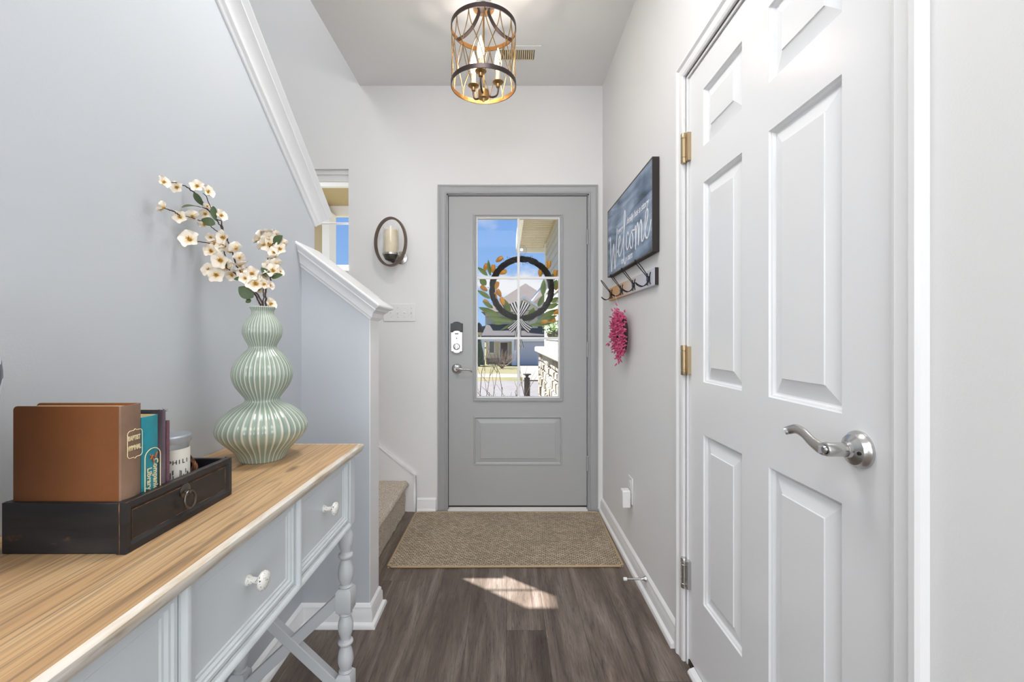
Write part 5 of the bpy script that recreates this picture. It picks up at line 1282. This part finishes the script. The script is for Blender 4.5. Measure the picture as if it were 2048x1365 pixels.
# path light and bare shrub near the porch
gl = thing('path_light', 'black bollard path light standing beyond the porch', 'garden light', (at(1054, 790, 5.6).x, 5.6, -.37))
p = gl.location; q = MB(); zt_ = at(1054, 748, 5.6).z
q.box(p.x-.036, p.x+.036, 5.564, 5.636, -.37, zt_-.05); q.build('post', 'black_plastic', gl, bevel=.005)
q = MB(); q.lathe([(0, zt_-.01), (.02, zt_-.05), (.02, zt_-.025), (.055, zt_-.012), (.05, zt_), (0, zt_+.004)], 20, Matrix.Translation((p.x, 5.6, 0))); q.build('light_cap', 'black_plastic', gl)
def shrub(name, label, base, n, h, spread, seed, m='bare_twig', r0=.006):
    rr = random.Random(seed); q = MB(); b = Vector(base)
    def br(p, d, L, r, dep):
        e = p+d*L; mid = p+d*L*.5+Vector((rr.gauss(0, .02), rr.gauss(0, .02), 0))*L*3
        q.tube([p, mid, e], [r, r*.8, r*.55], 4)
        if dep:
            for k in range(rr.randint(2, 3)): br(p.lerp(e, rr.uniform(.5, 1)), (d+Vector((rr.gauss(0, .35), rr.gauss(0, .35), rr.gauss(.05, .2)))).normalized(), L*rr.uniform(.4, .6), r*.6, dep-1)
    for i in range(n):
        a = rr.uniform(0, 2*PI); d = Vector((math.cos(a)*spread*rr.random(), math.sin(a)*spread*rr.random(), 1)).normalized(); br(b+Vector((math.cos(a)*.06, math.sin(a)*.06, 0)), d, h*rr.uniform(.45, .6), r0, 2)
    o = q.build(name, m); return o
sb = shrub('bare_shrub', '', (at(1000, 800, 5.2).x, 5.2, -.40), 8, 1.75, .5, 3, m='dark_twig', r0=.006)
tag(sb, 'leafless shrub with upright stems just beyond the porch', 'shrub')
sb = shrub('bare_shrub', '', (at(1004, 735, 38).x, 38, -1.5), 26, 2.3, 1.5, 5, r0=.018)
tag(sb, 'bare twiggy shrub in the bed of the house across the street', 'shrub')
sb = shrub('young_plant', '', (at(1075, 795, 6.3).x, 6.3, -.44), 6, .42, .4, 9, m='evergreen', r0=.006)
tag(sb, 'small thin dark plant at the foot of the stone base', 'plant')

# house across the street
HY = 44.5; sH = F_PX/HY
def hx(px): return (px-CX)/sH
def hz(py): return EYE-(py-CY)/sH
ho = thing('house', 'two-storey tan house with grey gabled roof and garage across the street', 'house', (hx(1030), HY, -1.55))
def hpoly(name, pts, y0, y1, m, par=ho):
    q = MB(); q.prism([(hx(a), hz(b)) for a, b in pts], lambda u, v, t: (u, t, v), y0, y1); return q.build(name, m, par, smooth=0)
hpoly('upper_wall', [(969, 668), (969, 620), (1150, 620), (1150, 668)], HY+1.5, HY+10, 'house_grey')
q = MB(); A = at(962, 624, HY+.4); B_ = at(1140, 624, HY+.4); Cp = at(1051, 567, HY+7); Dp = Vector((Cp.x, HY+14, Cp.z))
A2 = Vector((A.x, HY+14, A.z)); B2 = Vector((B_.x, HY+14, B_.z)); q.add([A, B_, Cp, Dp, A2, B2], [(0, 1, 2), (0, 2, 3, 4), (1, 5, 3, 2), (0, 4, 5, 1)]); q.build('main_roof', 'shingle_brown', ho, smooth=0)
q = MB(); P5 = [at(1046, 622, HY+.2), at(1160, 622, HY+.2), at(1160, 528, HY+7), at(1100, 553, HY+6)]; q.add(P5+[p+Vector((0, 2, -.1)) for p in P5], [(0, 1, 2, 3), (7, 6, 5, 4)]+[(i, (i+1) % 4, 4+(i+1) % 4, 4+i) for i in range(4)]); q.build('side_roof_slope', 'shingle_brown', ho, smooth=0)
q = MB(); P6 = [at(1044, 622, HY+.1), at(1049, 622, HY+.1), at(1102, 554, HY+5.9), at(1099, 551, HY+5.9)]; q.add(P6+[p+Vector((0, .2, -.1)) for p in P6], [(0, 1, 2, 3), (7, 6, 5, 4)]+[(i, (i+1) % 4, 4+(i+1) % 4, 4+i) for i in range(4)]); q.build('roof_fascia', 'house_trim', ho, smooth=0)
hpoly('front_gable_trim', [(1024, 610), (1048, 591), (1078, 612), (1078, 617), (1048, 597), (1024, 615)], HY+.1, HY+3, 'house_trim')
hpoly('front_gable_wall', [(1027, 668), (1027, 612), (1048, 597), (1076, 616), (1076, 668)], HY+.25, HY+4, 'house_tan')
q = MB(); q.add([(hx(965), HY-2.2, hz(673)), (hx(1160), HY-2.2, hz(673)), (hx(1160), HY+1.5, hz(648)), (hx(972), HY+1.5, hz(648))], [(0, 1, 2, 3)]); q.box(hx(965), hx(1160), HY-2.2, HY-2.1, hz(678), hz(672)); q.build('lower_roof', 'shingle_dark', ho, smooth=0)
boxobj('porch_beam', (hx(966), hx(1160), HY-2.15, HY-1.9, hz(683), hz(676)), 'house_trim', ho)
boxobj('lower_wall', (hx(972), hx(1034), HY, HY+6, hz(736), hz(676)), 'house_tan', ho)
boxobj('garage_wall', (hx(1024), hx(1160), HY-1.9, HY+6, hz(736), hz(677)), 'house_grey', ho)
boxobj('garage_door', (hx(1037), hx(1085), HY-1.98, HY-1.9, hz(735), hz(684)), 'garage_door', ho)
q = MB()
for k in range(1, 4): q.box(hx(1037), hx(1085), HY-1.995, HY-1.98, hz(735)-.03+(hz(684)-hz(735))*k/4, hz(735)+(hz(684)-hz(735))*k/4)
q.build('garage_door_seams', 'house_grey', ho)
boxobj('front_door', (hx(1001), hx(1015), HY-.08, HY, hz(730), hz(686)), 'door_maroon', ho)
boxobj('door_surround', (hx(998), hx(1018), HY-.04, HY, hz(730), hz(682)), 'house_trim', ho)
w_ = boxobj('window', (hx(977), hx(990), HY-.05, HY, hz(708), hz(680)), 'house_trim', ho); boxobj('pane', (hx(979), hx(988), HY-.07, HY-.05, hz(706), hz(683)), 'dark_glass', w_)
for a, b in ((966, 971), (1023, 1032)):
    boxobj('porch_post', (hx(a), hx(b), HY-2.1, HY-1.7, hz(734), hz(676)), 'house_trim', ho)
boxobj('stone_skirt', (hx(972), hx(998), HY-.12, HY, hz(734), hz(716)), 'stone_a', ho)
# second house farther left and evergreens
hf = thing('distant_house', 'small distant house seen past the left corner of the tan house', 'house', (hx(958)*2, 90, -1.2))
boxobj('walls', ((955-CX)*90/F_PX-2, (962-CX)*90/F_PX, 90, 96, -2, EYE+(675-664)*90/F_PX), 'house_tan', hf)
q = MB(); a = (950-CX)*90/F_PX; b = (965-CX)*90/F_PX; q.prism([(a-1, EYE+1.0), (b+.4, EYE+1.0), ((a+b)/2, EYE+3.0)], lambda u, v, t: (u, t, v), 89.6, 96.4); q.build('roof', 'shingle_dark', hf, smooth=0)
def conifer(label, x, y, z0, h, r, seed):
    t = thing('evergreen_tree', label, 'tree', (x, y, z0)); rr = random.Random(seed); q = MB()
    n = 16; m = 22; vs = []
    for i in range(n):
        for j in range(m):
            a = 2*PI*j/m; tt = i/(n-1); rad = r*(1-tt)**.8*(1+rr.uniform(-.22, .18))+.02; vs.append((x+rad*math.cos(a), y+rad*math.sin(a), z0+h*.06+h*.94*tt+rr.uniform(-.04, .04)*h*.3))
    q.add(vs, [(i*m+j, i*m+(j+1) % m, (i+1)*m+(j+1) % m, (i+1)*m+j) for i in range(n-1) for j in range(m)]+[tuple(range(m))[::-1], tuple((n-1)*m+j for j in range(m))]); q.build('foliage', 'evergreen', t, smooth=0)
    q = MB(); q.lathe([(.1, z0), (.08, z0+h*.12)], 8, Matrix.Translation((x, y, 0))); q.build('trunk', 'bare_twig', t)
conifer('dark green evergreen left of the house across the street', (958-CX)*41/F_PX, 41, -1.55, 2.9, .5, 1)
conifer('rounded green evergreen beside the distant house', (952-CX)*60/F_PX, 60, -1.4, 2.6, 1.0, 2)
q = MB(); rr = random.Random(12); vs = []
n = 40
for i in range(n+1):
    x = -90+180*i/n; vs += [(x, 150, -3), (x, 150, 5.5+rr.uniform(-1, 1)-abs(x)*.01), (x, 160, 5)]
q.add(vs, [(i*3+k, i*3+3+k, i*3+4+k, i*3+1+k) for i in range(n) for k in range(2)]); q.recalc = False
struct(q.build('hills', 'evergreen', smooth=60))
# porch furniture across the street
cf = thing('porch_bench', 'small dark bench on the porch of the house across the street', 'bench', (hx(983), HY-1.2, -1.5))
for (a, b, c1, c2) in ((976, 992, 716, 719), (976, 992, 723, 725)): boxobj('bench_slat', (hx(a), hx(b), HY-1.3, HY-.9, hz(c2), hz(c1)), 'furniture_dark', cf)
for px in (977, 991): boxobj('bench_leg', (hx(px)-.05, hx(px)+.05, HY-1.3, HY-.9, -1.53, hz(716)), 'furniture_dark', cf)

for o in bpy.data.objects:
    if '_w' in o.keys(): del o['_w']
bpy.context.view_layer.update()
